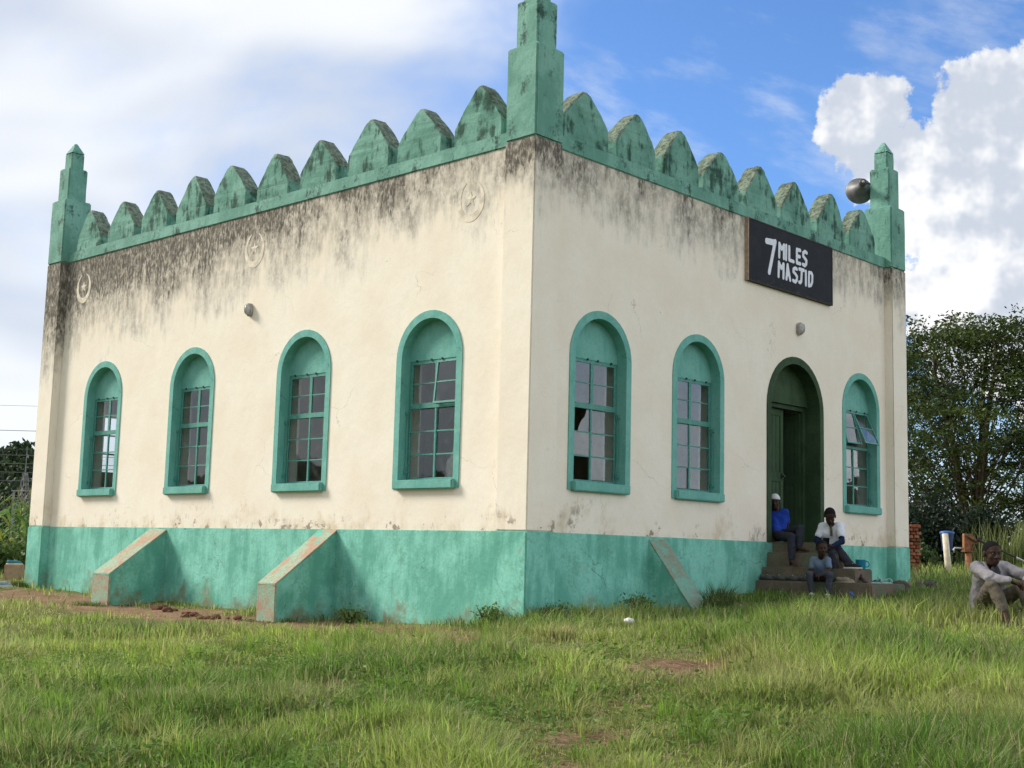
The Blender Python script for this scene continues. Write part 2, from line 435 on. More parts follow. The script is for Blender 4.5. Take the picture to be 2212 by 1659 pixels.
def glass_mat():
    g = new_mat('window_glass')
    ge = g.nd('ShaderNodeNewGeometry')
    cosi = g.m('ABSOLUTE', g.vm('DOT_PRODUCT', ge.outputs['Normal'], ge.outputs['Incoming']))
    f = g.m('MULTIPLY', g.m('ADD', .042, g.m('MULTIPLY', g.m('POWER', g.m('SUBTRACT', 1.0, cosi), 5.0), .958)), 1.2, clamp=True)     # each face of the thin pane
    dirt = g.mr(g.noise(g.obj, 9, 5), .48, .8, .0, .07)
    nb = g.bump(g.noise(g.obj, 3.0, 2), .04, .02)
    gl = g.nd('ShaderNodeBsdfGlossy', None, {'Color': (.9, .93, .95, 1), 'Roughness': .02, 'Normal': nb}).outputs[0]
    tr = g.nd('ShaderNodeBsdfTransparent', None, {'Color': (.90, .93, .94, 1)}).outputs[0]
    df = g.nd('ShaderNodeBsdfDiffuse', None, {'Color': (.35, .34, .32, 1)}).outputs[0]
    a = g.nd('ShaderNodeMixShader', None, {0: f, 1: tr, 2: gl}).outputs[0]
    b = g.nd('ShaderNodeMixShader', None, {0: dirt, 1: a, 2: df}).outputs[0]
    g.nt.links.new(b, g.out.inputs[0])
    return g.mat
GLASS = glass_mat()
IRON = simple('dark_iron', (.03, .03, .028), .6, .4, .3, 40)
RELIEF = simple('relief_plaster', (.68, .61, .49), .9, .15, .22, 10, bump=.2)
def attr_mat(name, rough=.6, transl=.35, spec=.25, var=.25, scale=8):
    g = new_mat(name)
    a = g.nd('ShaderNodeAttribute', {'attribute_name': 'tint'}).outputs[0]
    n = g.noise(g.obj, scale, 3)
    c = g.mix(g.m('MULTIPLY', g.mr(n, .3, .7), var), a, g.mix(1.0, a, (.5, .55, .45), 'MULTIPLY'))
    return finish(g, c, rough, None, spec, 0, transl)
GRASS = attr_mat('grass_blades', .55, .48, .25)
LEAF = attr_mat('tree_leaves', .55, .30, .25, .3, 3)
BARK = simple('bark', (.085, .065, .048), .95, .1, .35, 12, bump=.5)
def ground_mat():
    g = new_mat('soil_and_thatch')
    X, Y, Z = g.sep(g.obj)[0:3]
    n = g.noise(g.obj, .55, 6, .62); n2 = g.noise(g.obj, 3.2, 6, .68); f = g.noise(g.obj, 38, 6, .7)
    c = g.mix(g.mr(n2, .38, .64), (.165, .088, .050), (.25, .160, .095))
    c = g.mix(g.m('MULTIPLY', g.mr(f, .4, .7), .6), c, (.32, .24, .145))
    c = g.mix(g.m('MULTIPLY', g.mr(f, .55, .42), .35), c, (.11, .06, .03))
    gr = g.mix(g.mr(f, .3, .7), (.06, .085, .020), (.17, .17, .06))
    bareA = g.nd('ShaderNodeAttribute', {'attribute_name': 'bare'}).outputs[2]
    far = g.mr(g.vm('LENGTH', g.obj), 18.0, 34.0)
    c = g.mix(g.m('MAXIMUM', g.mr(g.m('ADD', bareA, g.m('MULTIPLY', g.m('SUBTRACT', n2, .5), .8)), .05, .45, .92, 0.0), far), c, gr)
    return finish(g, c, .95, g.bump(g.m('ADD', n2, g.m('MULTIPLY', f, .5)), .6, .04), .1)
GROUND = ground_mat()

# ------------------------------------------------------------------ ground sheet
def axis_lines(a, b, d, far):
    v = list(np.arange(a, b+1e-6, d)); s = d; x = b
    while x < far:
        s *= 1.22; x += s; v.append(x)
    s = d; x = a; pre = []
    while x > -far:
        s *= 1.22; x -= s; pre.append(x)
    return np.array(pre[::-1]+v)
ax = axis_lines(-11, 13, .14, 900); ay = axis_lines(-11, 14, .14, 900)
gx, gy = np.meshgrid(ax, ay, indexing='ij')
gzz = gz(gx.ravel(), gy.ravel())
V = np.c_[gx.ravel(), gy.ravel(), gzz]
nx, ny = len(ax), len(ay)
ii, jj = np.meshgrid(np.arange(nx-1), np.arange(ny-1), indexing='ij')
q = (ii*ny+jj).ravel()
gm = np_mesh('ground', V, np.c_[q, q+ny, q+ny+1, q+1])
gr_o = link('ground', gm, GROUND, None, True)
tag(gr_o, kind='structure')

# ------------------------------------------------------------------ the building
WB, LB, HT = 9.45, 11.854, 4.68
RC = 0.14          # walls stand back from the corner piers
TH = 0.35
PIER = 0.5
ZB = -1.75
B = empty('mosque_building')
tag(B, 'cream and green single-storey mosque with pointed battlements and corner turrets', 'mosque')

def arch_pts(c, r, zs, n=18, rz=None):
    rz = r if rz is None else rz
    return [(c+r*math.cos(math.pi*(1-i/n)), zs+rz*math.sin(math.pi*(1-i/n))) for i in range(n+1)]

def panel(mb, f, u0, u1, v0, v1, ops, n=18):
    """wall sheet on (u,v); f maps (u,v) to 3-D; ops: (uc, half, vb, vs, rz) arch or flat when rz == 0"""
    cur = u0
    def quad(a, b, c, d): mb.add([f(*a), f(*b), f(*c), f(*d)], [(0, 1, 2, 3)])
    for uc, hw, vb, vs, rz in sorted(ops):
        quad((cur, v0), (uc-hw, v0), (uc-hw, v1), (cur, v1))
        if vb > v0: quad((uc-hw, v0), (uc+hw, v0), (uc+hw, vb), (uc-hw, vb))
        if rz:
            pts = arch_pts(uc, hw, vs, n, rz)
            for (a, b), (c, d) in zip(pts[:-1], pts[1:]): quad((a, b), (c, d), (c, v1), (a, v1))
        else:
            quad((uc-hw, vs), (uc+hw, vs), (uc+hw, v1), (uc-hw, v1))
        cur = uc+hw
    quad((cur, v0), (u1, v0), (u1, v1), (cur, v1))

LW = [1.864, 4.42, 7.19, 9.85]        # windows of the long side, y of their centres
FW = [1.461, 3.569, 8.10]             # windows of the front, x of their centres
DC, DHW = 6.09, .80
ZS, ZA = .52, 2.18                    # sill, spring line
winops = lambda cs: [(c, .60, ZS, ZA, .60) for c in cs]
inops = lambda cs: [(c, .50, .64, 2.2, 0) for c in cs]

def reveal(mb, f3, c, hw, z0, z1, d0, d1):
    """four inner faces of a rectangular opening; f3 maps (u, depth, z)"""
    for (ua, za), (ub, zb) in (((c-hw, z0), (c-hw, z1)), ((c-hw, z1), (c+hw, z1)), ((c+hw, z1), (c+hw, z0)), ((c+hw, z0), (c-hw, z0))):
        mb.add([f3(ua, d0, za), f3(ub, d0, zb), f3(ub, d1, zb), f3(ua, d1, za)], [(0, 1, 2, 3)])

# outer skins
mb = MB(); panel(mb, lambda u, v: (u, RC, v), PIER-.02, WB-PIER+.02, 0, HT, winops(FW)+[(DC, DHW, .0, 1.99, .80)])
mb.build('wall', PLASTER, B)
mb = MB(); panel(mb, lambda u, v: (RC, LB-u, v), PIER-.02, LB-PIER+.02, 0, HT, winops([LB-c for c in LW]))
mb.build('wall', PLASTER, B)
BWC = 1.05     # the window in the rear wall
mb = MB(); panel(mb, lambda u, v: (WB-u, LB-RC, v), 0, WB, 0, HT, [(WB-BWC, .50, 1.0, 2.05, 0)])
reveal(mb, lambda u, d, z: (u, LB-RC-d, z), BWC, .50, 1.0, 2.05, 0, TH)
EW = [1.864, 9.85]
panel(mb, lambda u, v: (WB-RC, u, v), 0, LB, 0, HT, [(c, .5, .64, 2.2, 0) for c in EW])
for c in EW: reveal(mb, lambda u, d, z: (WB-RC-d, u, z), c, .5, .64, 2.2, 0, TH)
mb.build('wall', PLASTER, B)
mb = MB(); yb = LB-RC-.10
for x0_, x1_ in ((BWC-.5, BWC-.46), (BWC-.018, BWC+.018), (BWC+.46, BWC+.5)): mb.box((x0_, yb, 1.0), (x1_, yb+.03, 2.05))
for z_ in (1.0, 1.34, 1.68, 2.02): mb.box((BWC-.46, yb+.002, z_), (BWC+.46, yb+.028, z_+.03))
REAR = mb
# inner skins, floor, ceiling
mb = MB()
panel(mb, lambda u, v: (u, RC+TH, v), RC, WB-RC, -.05, 4.3, inops(FW)+[(DC, .68, -.05, 2.1, 0)])
panel(mb, lambda u, v: (RC+TH, u, v), RC, LB-RC, -.05, 4.3, inops(LW))
panel(mb, lambda u, v: (u, LB-RC-TH, v), RC, WB-RC, -.05, 4.3, [(BWC, .5, 1.0, 2.05, 0)])
panel(mb, lambda u, v: (WB-RC-TH, u, v), 0, LB, -.05, 4.3, [(c, .5, .64, 2.2, 0) for c in EW])
for c in FW: reveal(mb, lambda u, d, z: (u, RC+d, z), c, .5, .64, 2.2, .16, TH)
for c in LW: reveal(mb, lambda u, d, z: (RC+d, u, z), c, .5, .64, 2.2, .16, TH)
reveal(mb, lambda u, d, z: (u, RC+d, z), DC, .68, 0, 2.1, .30, TH)
mb.build('interior_wall', INNER, B)
MB().box((RC+.02, RC+.16, -.12), (WB-RC-.02, LB-RC-.02, .0)).build('interior_floor', FLOORM, B)
MB().box((RC+.05, RC+.05, 4.3), (WB-RC-.05, LB-RC-.05, 4.62)).build('roof_slab', ROOFM, B)
# corner piers
for x, y in ((0, 0), (0, LB-PIER), (WB-PIER, 0), (WB-PIER, LB-PIER)):
    o = MB().box((x, y, .0), (x+PIER, y+PIER, HT)).build('pier', PLASTER, B, .014)
    o = MB().box((x-.012, y-.012, ZB), (x+PIER+.012, y+PIER+.012, 0.002)).build('pier_base', GREEN_BASE, B, .016)
# painted base
e = .012
def plinth(poly):
    me = MB().prism(poly, ZB, .001).mesh('plinth', .01)
    return link('plinth', me, GREEN_BASE, B)
plinth([(PIER-.05, RC-e), (WB-PIER+.05, RC-e), (WB-PIER+.05, RC+.3), (PIER-.05, RC+.3)])
plinth([(RC-e, PIER-.05), (RC+.3, PIER-.05), (RC+.3, LB-PIER+.05), (RC-e, LB-PIER+.05)])
plinth([(PIER-.05, LB-RC-.3), (WB-PIER+.05, LB-RC-.3), (WB-PIER+.05, LB-RC+e), (PIER-.05, LB-RC+e)])
plinth([(WB-RC-.3, PIER-.05), (WB-RC+e, PIER-.05), (WB-RC+e, LB-PIER+.05), (WB-RC-.3, LB-PIER+.05)])

# ---- window prototype: u = local x, depth into the wall = local +y, outer wall face at y = 0
def outline(r, zb, zs, n=18):
    return [(-r, zb)]+arch_pts(0, r, zs, n)+[(r, zb)]
def surround_mesh(R0, R1, zb0, zb1, zs, proud, depth, rz0=None, rz1=None):
    mb = MB()
    o = [(-R0, zb0)]+arch_pts(0, R0, zs, 20, rz0)+[(R0, zb0)]
    i = [(-R1, zb1)]+arch_pts(0, R1, zs, 20, rz1)+[(R1, zb1)]
    n = len(o)
    vs = [(x, .03, z) for x, z in o]+[(x, -proud, z) for x, z in o]+[(x, -proud, z) for x, z in i]+[(x, depth, z) for x, z in i]
    fs = []
    for k in range(n):
        k2 = (k+1) % n
        for L in range(3): fs.append((L*n+k, L*n+k2, (L+1)*n+k2, (L+1)*n+k))
    mb.add(vs, fs)
    return mb
def window_meshes():
    M = {}
    M['surround'] = surround_mesh(.605, .505, ZS, .60, ZA, .014, .21).mesh('surround')
    pts = [(x, z) for x, z in arch_pts(0, .515, ZA, 20)]
    ty = [(-.515, 2.175)]+[(x, max(z, 2.18)) for x, z in pts]+[(.515, 2.175)]
    mb = MB(); n = len(ty)
    mb.add([(x, .136, z) for x, z in ty]+[(x, .25, z) for x, z in ty], [tuple(range(n)), tuple(range(n, 2*n))[::-1]]+[(k, n+k, n+(k+1) % n, (k+1) % n) for k in range(n)])
    M['tympanum'] = mb.mesh('tympanum')
    mb = MB(); mb.box((-.545, -.075, .512), (.545, .16, .63)); M['sill'] = mb.mesh('sill', .012)
    jitter(M['sill'], .004, 5)
    mb = MB(); t = .016
    z0, z1, zt = .655, 2.185, 1.575
    mb.box((-.5, .142, z0-.02), (-.5+.032, .17, z1)); mb.box((.5-.032, .142, z0-.02), (.5, .17, z1))
    mb.box((-.468, .1435, z0-.02), (.468, .169, z0+.012)); mb.box((-.468, .1435, z1-.03), (.468, .169, z1))
    mb.box((-.468, .138, zt-.022), (.468, .168, zt+.022)); mb.box((-.016, .1405, z0+.012), (.016, .1665, zt-.022))
    M['frame'] = mb.mesh('frame', .003, 1)
    rows = [z0+.012+(zt-.022-z0-.012)*k/3 for k in range(4)]
    M['bars'] = [MB().box((a, .147, rows[k]-.009), (b, .163, rows[k]+.009)).mesh('glazing_bar') for k in (1, 2) for a, b in ((-.468, -.016), (.016, .468))]
    M['panes'] = []
    for k in range(3):
        for a, b in ((-.468, -.016), (.016, .468)):
            M['panes'].append(((a, rows[k]), (b, rows[k+1]), MB().box((a+.001, .154, rows[k]+.009), (b-.001, .157, rows[k+1]-.009)).mesh('pane')))
    # top-hung vent: origin on its hinge (top edge), hangs down
    w, hgt = .466, z1-.03-zt-.022
    mb = MB()
    mb.box((0, -.012, -hgt), (.026, .012, 0)); mb.box((w-.026, -.012, -hgt), (w, .012, 0))
    mb.box((.026, -.0115, -hgt), (w-.026, .0115, -hgt+.026)); mb.box((.026, -.0115, -.026), (w-.026, .0115, 0))
    mb.box((.026, -.008, -hgt/2-.008), (w-.026, .008, -hgt/2+.008))
    M['vent'] = mb.mesh('vent')
    M['vent_panes'] = [MB().box((.026, -.0015, -hgt+.026), (w-.026, .0015, -hgt/2-.008)).mesh('pane'),
                       MB().box((.026, -.0015, -hgt/2+.008), (w-.026, .0015, -.026)).mesh('pane')]
    M['hinge'] = MB().box((-.012, -.014, -.012), (.012, .006, .012)).mesh('hinge')
    M['stay'] = MB().tube([(0, 0, 0), (0, 0, -.75)], .007, 6).box((-.02, -.02, -.02), (.02, .02, .03)).box((-.02, -.02, -.78), (.02, .02, -.73)).mesh('stay')
    M['zt'], M['z1'], M['w'], M['h'] = zt, z1, w, hgt
    return M
WM = window_meshes()
def make_window(loc, rz, open_l=0.0, open_r=0.0, missing=(), shard=None, stay=-1):
    w = empty('window', loc, rz); w.parent = B
    link('surround', WM['surround'], GREEN_WIN, w)
    link('tympanum', WM['tympanum'], GREEN_WIN, w)
    link('sill', WM['sill'], GREEN_WIN, w)
    link('frame', WM['frame'], GREEN_STEEL, w)
    for me in WM['bars']: link('glazing_bar', me, GREEN_STEEL, w)
    for k, (a, b, me) in enumerate(WM['panes']):
        if k in missing: continue
        if shard == k:
            x0, z0 = a[0]+.001, a[1]+.009; x1, z1 = b[0]-.001, b[1]-.009
            poly = [(x1, z0), (x1, z1), (x1-.06, z1), (x1-.10, z1-.10), (x1-.16, z1-.14), (x1-.19, z0+.08), (x1-.22, z0)]
            n = len(poly)
            mb = MB(); mb.add([(x, .154, z) for x, z in poly]+[(x, .157, z) for x, z in poly], [tuple(range(n)), tuple(range(n, 2*n))[::-1]]+[(i, n+i, n+(i+1) % n, (i+1) % n) for i in range(n)])
            mb.build('pane', GLASS, w)
            continue
        o = link('pane', me, GLASS, w)
        o.rotation_euler = (random.uniform(-.006, .006), 0, random.uniform(-.006, .006))
    for sx_, op in ((-1, open_l), (1, open_r)):
        v = link('vent', WM['vent'], GREEN_STEEL, w)
        v.location = (-.467 if sx_ < 0 else .001, .150, WM['z1']-.03)
        v.rotation_euler = (-op, 0, 0)
        for me in WM['vent_panes']:
            # panes of the vent are sub-parts of the window that follow the vent's tilt
            p = link('pane', me, GLASS, w); p.location = v.location; p.rotation_euler = v.rotation_euler
        h = link('hinge', WM['hinge'], IRON, w); h.location = (v.location[0]+.10, .135, WM['z1']-.01)
        h = link('hinge', WM['hinge'], IRON, w); h.location = (v.location[0]+.37, .135, WM['z1']-.01)
    s = link('stay_bar', WM['stay'], GREEN_STEEL, w); s.location = (stay*.485, .10, 1.50)
    return w
REAR.build('rear_window', GREEN_STEEL, B)
for c in EW:
    mb = MB(); xb = WB-RC-.14
    for y0_, y1_ in ((c-.5, c-.46), (c-.018, c+.018), (c+.46, c+.5)): mb.box((xb, y0_, .64), (xb+.03, y1_, 2.2))
    for z_ in (.64, .95, 1.26, 1.56, 1.87, 2.17): mb.box((xb+.002, c-.46, z_), (xb+.028, c+.46, z_+.03))
    mb.build('rear_window', GREEN_STEEL, B)
for k, c in enumerate(LW):
    make_window((RC, c, 0), -math.pi/2, open_l=0.0, open_r=.10 if k == 0 else 0.0)
make_window((FW[0], RC, 0), 0, shard=4, missing=(0,), stay=1)
make_window((FW[1], RC, 0), 0, stay=1)
make_window((FW[2], RC, 0), 0, open_l=.30, open_r=.42, stay=1)

# ---- doorway
D = empty('door', (DC, RC, 0)); D.parent = B
surround_mesh(.805, .695, .0, .0, 1.99, .016, .31).build('surround', GREEN_DOOR, D)
ty = [(-.70, 2.10)]+[(x, max(z, 2.1)) for x, z in arch_pts(0, .705, 1.99, 20)]+[(.70, 2.10)]
n = len(ty); mb = MB()
mb.add([(x, .20, z) for x, z in ty]+[(x, .33, z) for x, z in ty], [tuple(range(n)), tuple(range(n, 2*n))[::-1]]+[(k, n+k, n+(k+1) % n, (k+1) % n) for k in range(n)])
mb.build('tympanum', GREEN_DOOR, D)
mb = MB(); mb.box((-.695, .24, 2.03), (.695, .33, 2.099)); mb.box((-.694, .241, 0), (-.62, .329, 2.03)); mb.box((.62, .241, 0), (.694, .329, 2.03))
mb.build('frame', GREEN_DOOR, D, .005)
def leaf(loc, rz, flip, w=.62):
    h = 2.02
    mb = MB()
    mb.box((0, -.02, .01), (.09, .02, h)); mb.box((w-.09, -.02, .01), (w, .02, h))
    for z0, z1 in ((.01, .16), (.92, 1.06), (h-.1, h)): mb.box((.09, -.0195, z0), (w-.09, .0195, z1))
    for z0, z1 in ((.16, .92), (1.06, h-.1)):
        k = 5 if w > .5 else 3; ww = (w-.18)/k
        for i in range(k): mb.box((.09+i*ww+.005, -.009, z0), (.09+(i+1)*ww-.005, .009, z1))
        mb.box((.09, -.004, z0), (w-.09, .004, z1))
    o = mb.build('door_leaf', GREEN_DOOR, D, .003)
    if flip: o.scale = (-1, 1, 1)
    o.location = loc; o.rotation_euler = (0, 0, rz)
    return o
leaf((-.62, .29, 0), R(3), False, .78)
leaf((.62, .29, 0), R(-86), True, .46)
mb = MB(); mb.box((.085, .28, .97), (.125, .305, 1.05)); mb.tube([(.105, .29, 1.01), (.105, .25, 1.01)], .018, 8); mb.build('handle', IRON, D)

# ---- parapet: low band, merlons, turrets
def band(poly): return link('parapet', MB().prism(poly, HT-.005, 4.86).mesh('parapet', .01), GREEN_TOP, B)
pr = .018
band([(PIER-.03, RC-pr), (WB-PIER+.03, RC-pr), (WB-PIER+.03, RC+.28), (PIER-.03, RC+.28)])
band([(RC-pr, PIER-.03), (RC+.28, PIER-.03), (RC+.28, LB-PIER+.03), (RC-pr, LB-PIER+.03)])
band([(PIER-.03, LB-RC-.28), (WB-PIER+.03, LB-RC-.28), (WB-PIER+.03, LB-RC+pr), (PIER-.03, LB-RC+pr)])
band([(WB-RC-.28, PIER-.03), (WB-RC+pr, PIER-.03), (WB-RC+pr, LB-PIER+.03), (WB-RC-.28, LB-PIER+.03)])
def merlon(f, c, hw, seed, zt=5.54):
    """loft of rounded rectangles; f maps (u along wall, depth, z)"""
    rr = random.Random(seed)
    zt += rr.uniform(-.045, .05); hw *= rr.uniform(.93, 1.05); c += rr.uniform(-.03, .03); lean = rr.uniform(-.07, .07)
    z0, zs = 4.85, 5.09+rr.uniform(-.05, .04); bulge = rr.uniform(.015, .05)
    rows = [z0, 4.93, 5.01, zs-.02, zs+.03]
    for i in range(1, 9): rows.append(zs+.03+(zt-zs-.03)*i/8)
    d0, d1 = -pr+.004, .255
    vs, fs = [], []
    for z in rows:
        if z <= zs: h = hw
        else:
            t = (z-zs)/(zt-zs); h = hw*(1-t)**1.02+.046*t**2+bulge*math.sin(math.pi*t)
        h = max(h, .03)
        bv = min(.022, h*.5)
        o = lean*max(0, z-zs)
        top = max(0, (z-(zt-.03))/.03)*.02
        for (u, d) in ((-h+bv, d0), (h-bv, d0), (h, d0+bv), (h, d1-bv), (h-bv, d1), (-h+bv, d1), (-h, d1-bv), (-h, d0+bv)):
            vs.append((c+o+u+rr.uniform(-.005, .005), d+rr.uniform(-.004, .004)+(top if d < .1 else -top), z+rr.uniform(-.004, .004)))
    n = len(rows)
    for i in range(n-1):
        for k in range(8): fs.append((i*8+k, i*8+(k+1) % 8, (i+1)*8+(k+1) % 8, (i+1)*8+k))
    fs.append(tuple(range((n-1)*8, n*8)))
    mb = MB(); mb.add([f(*v) for v in vs], fs)
    me = mb.mesh('merlon')
    bm = bmesh.new(); bm.from_mesh(me); bmesh.ops.recalc_face_normals(bm, faces=bm.faces); bm.to_mesh(me); bm.free()
    o = link('merlon', me, MERLON, B)
    return o
def merlon_mat():
    g = new_mat('merlon_green_paint')
    X, Y, Z = g.sep(g.obj)[0:3]
    fine = g.noise(g.obj, 28.0, 5, .65)
    b = g.noise(g.obj, 2.0, 6, .62)
    v = g.comb(g.m('MULTIPLY', X, 9.0), g.m('MULTIPLY', Y, 9.0), g.m('MULTIPLY', Z, 2.2))
    stn = g.noise(v, 1.0, 6, .66)
    base = g.mix(g.mr(b, .36, .64), (.118, .270, .210), (.195, .385, .305))
    base = g.mix(g.m('MULTIPLY', g.mr(fine, .42, .75), .25), base, (.05, .17, .12))
    d1 = g.m('ADD', g.m('MULTIPLY', g.m('SUBTRACT', stn, .5), 2.6), g.m('MULTIPLY', g.m('SUBTRACT', g.noise(g.obj, 3.6, 5, .6), .5), 3.0))
    base = g.mix(g.m('MULTIPLY', g.mr(d1, -.12, .55), .90), base, (.018, .055, .036))
    # lichen and bare cement on the upward slopes
    nz = g.sep(g.nd('ShaderNodeNewGeometry').outputs['Normal'])[2]
    slope = g.mr(nz, .22, .42)
    lich = g.mix(g.mr(g.noise(g.obj, 12, 5, .6), .40, .60), (.10, .115, .08), (.20, .23, .16))
    lich = g.mix(g.mr(g.noise(g.obj, 21, 5, .7), .52, .62), lich, (.035, .030, .022))
    base = g.mix(g.m('MULTIPLY', slope, .85), base, lich)
    return finish(g, base, .88, g.bump(g.m('ADD', g.noise(g.obj, 4, 4), g.m('MULTIPLY', fine, .25)), .5, .04), .2)
MERLON = merlon_mat()
for i in range(10):
    merlon(lambda u, d, z: (RC+d, u, z), 1.11+1.064*i, .42, i)
for i, x in enumerate((1.12, 2.14, 3.14, 4.12, 5.12, 6.14, 7.18, 8.2)):
    merlon(lambda u, d, z: (u, RC+d, z), x, .435, 40+i)
for i in range(8): merlon(lambda u, d, z: (u, LB-RC-d, z), 1.12+1.015*i, .395, 60+i)
for i in range(10): merlon(lambda u, d, z: (WB-RC-d, u, z), 1.11+1.064*i, .385, 80+i)
def turret(cx, cy):
    t = MB()
    me_parts = []
    def blk(h, z0, z1, sd):
        me = MB().box((cx-h, cy-h, z0), (cx+h, cy+h, z1)).mesh('block', .022, 3)
        bm = bmesh.new(); bm.from_mesh(me)
        bmesh.ops.subdivide_edges(bm, edges=[e for e in bm.edges if e.calc_length() > .2], cuts=4, use_grid_fill=True)
        bm.to_mesh(me); bm.free(); jitter(me, .006, 4, sd)
        return me
    zt_ = 5.76 if cx > 5 else 5.85
    T = link('turret', blk(.253, HT-.004, zt_, cx), GREEN_TOP, B)
    link('middle_tier', blk(.182, zt_-.01, 6.46, cx+3), GREEN_TOP, T)
    link('upper_tier', blk(.125, 6.44, 6.76, cx+5), GREEN_TOP, T)
    h = .122; mb = MB(); mb.add([(cx-h, cy-h, 6.755), (cx+h, cy-h, 6.755), (cx+h, cy+h, 6.755), (cx-h, cy+h, 6.755), (cx-.02, cy-.02, 6.95), (cx+.02, cy-.02, 6.95), (cx+.02, cy+.02, 6.95), (cx-.02, cy+.02, 6.95)],
        [(0, 1, 5, 4), (1, 2, 6, 5), (2, 3, 7, 6), (3, 0, 4, 7), (4, 5, 6, 7)])
    mb.build('cap', GREEN_TOP, T)
for x, y in ((PIER/2, PIER/2), (PIER/2, LB-PIER/2), (WB-PIER/2, PIER/2), (WB-PIER/2, LB-PIER/2)): turret(x, y)

# ---- buttresses
def buttress(f, c, hw, prof, seed):
    """prof: (out, z) corners from the wall top outwards"""
    vs = [f(c-hw, o, z) for o, z in prof]+[f(c+hw, o, z) for o, z in prof]
    n = len(prof)
    mb = MB(); mb.add(vs, [tuple(range(n)), tuple(range(n, 2*n))[::-1]]+[(k, n+k, n+(k+1) % n, (k+1) % n) for k in range(n)])
    me = mb.mesh('buttress', .012)
    bm = bmesh.new(); bm.from_mesh(me); bmesh.ops.recalc_face_normals(bm, faces=bm.faces)
    bmesh.ops.subdivide_edges(bm, edges=[e for e in bm.edges if e.calc_length() > .25], cuts=3, use_grid_fill=True); bm.to_mesh(me); bm.free()
    jitter(me, .012, 3, seed)
    o = link('buttress', me, GREEN_BASE, B)
    (o0, z0), (o1, z1) = prof[0], prof[1]
    top = [(o0, z0+.004), (o1+.004, z1+.004), (o1+.004, z1-.02), (o0, z0-.02)]
    vs = [f(c-hw-.005, o, z) for o, z in top]+[f(c+hw+.005, o, z) for o, z in top]
    mb = MB(); mb.add(vs, [(0, 1, 2, 3), (7, 6, 5, 4)]+[(k, 4+k, 4+(k+1) % 4, (k+1) % 4) for k in range(4)])
    me = mb.mesh('coping', .006)
    bm = bmesh.new(); bm.from_mesh(me); bmesh.ops.subdivide_edges(bm, edges=[e for e in bm.edges if e.calc_length() > .25], cuts=6, use_grid_fill=True); bm.to_mesh(me); bm.free()
    jitter(me, .010, 4, seed+2)
    link('coping', me, BUTT_TOP, o)
    if len(prof) > 4:
        mb = MB(); o1, z1 = prof[1]; o2, z2 = prof[2]
        qd = [(c-hw-.002, z1-.02), (c+hw+.002, z1-.02), (c+hw+.002, z2), (c-hw-.002, z2)]
        mb.add([f(u, o1+.004, z) for u, z in qd]+[f(u, o1-.03, z) for u, z in qd], [(0, 1, 2, 3), (7, 6, 5, 4)]+[(k, 4+k, 4+(k+1) % 4, (k+1) % 4) for k in range(4)])
        me = mb.mesh('end_face', .005); jitter(me, .006, 4, seed+5)
        link('end_face', me, BUTT_TOP, o)
left = lambda u, o, z: (RC-o, u, z)
front = lambda u, o, z: (u, RC-o, z)
buttress(left, 3.727, .19, [(-.05, .03), (.97, -.72), (.95, -1.55), (.1, -1.6), (-.05, -1.6)], 1)
buttress(left, 7.89, .235, [(-.05, .02), (.94, -.71), (.92, -1.55), (.1, -1.6), (-.05, -1.6)], 4)
BUTT_TOP = buttress_mat((.17, .37, .28), (.23, .25, .18))
buttress(front, 2.664, .19, [(-.05, .04), (.80, -1.02), (.1, -1.5), (-.05, -1.5)], 8)

# ---- steps
def slabpoly(x0, y1, xf, xr, yr): return [(x0, RC+.0), (x0, y1), (xf, y1), (xr, yr), (xr, RC+.0)]
def step(poly, z0, z1, seed):
    me = MB().prism(poly, z0, z1).mesh('step', .018)
    bm = bmesh.new(); bm.from_mesh(me); bmesh.ops.triangulate(bm, faces=[f for f in bm.faces if len(f.verts) > 4])
    bmesh.ops.subdivide_edges(bm, edges=[e for e in bm.edges if e.calc_length() > .3], cuts=4, use_grid_fill=False); bm.to_mesh(me); bm.free()
    jitter(me, .014, 4, seed)
    return link('step', me, STEP, B)
step(slabpoly(4.98, -1.66, 5.95, 7.1, -.85), -1.2, -.54, 1)
step(slabpoly(5.13, -1.33, 5.64, 6.95, -.45), -.6, -.35, 2)
step(slabpoly(5.27, -1.00, 5.60, 6.90, -.25), -.4, -.147, 3)
step(slabpoly(5.42, -.62, 5.9, 6.88, -.1), -.2, .0, 4)
MB().box((5.30, RC-.01, -.1), (6.88, RC+.33, .006)).build('threshold', STEP, B, .006)

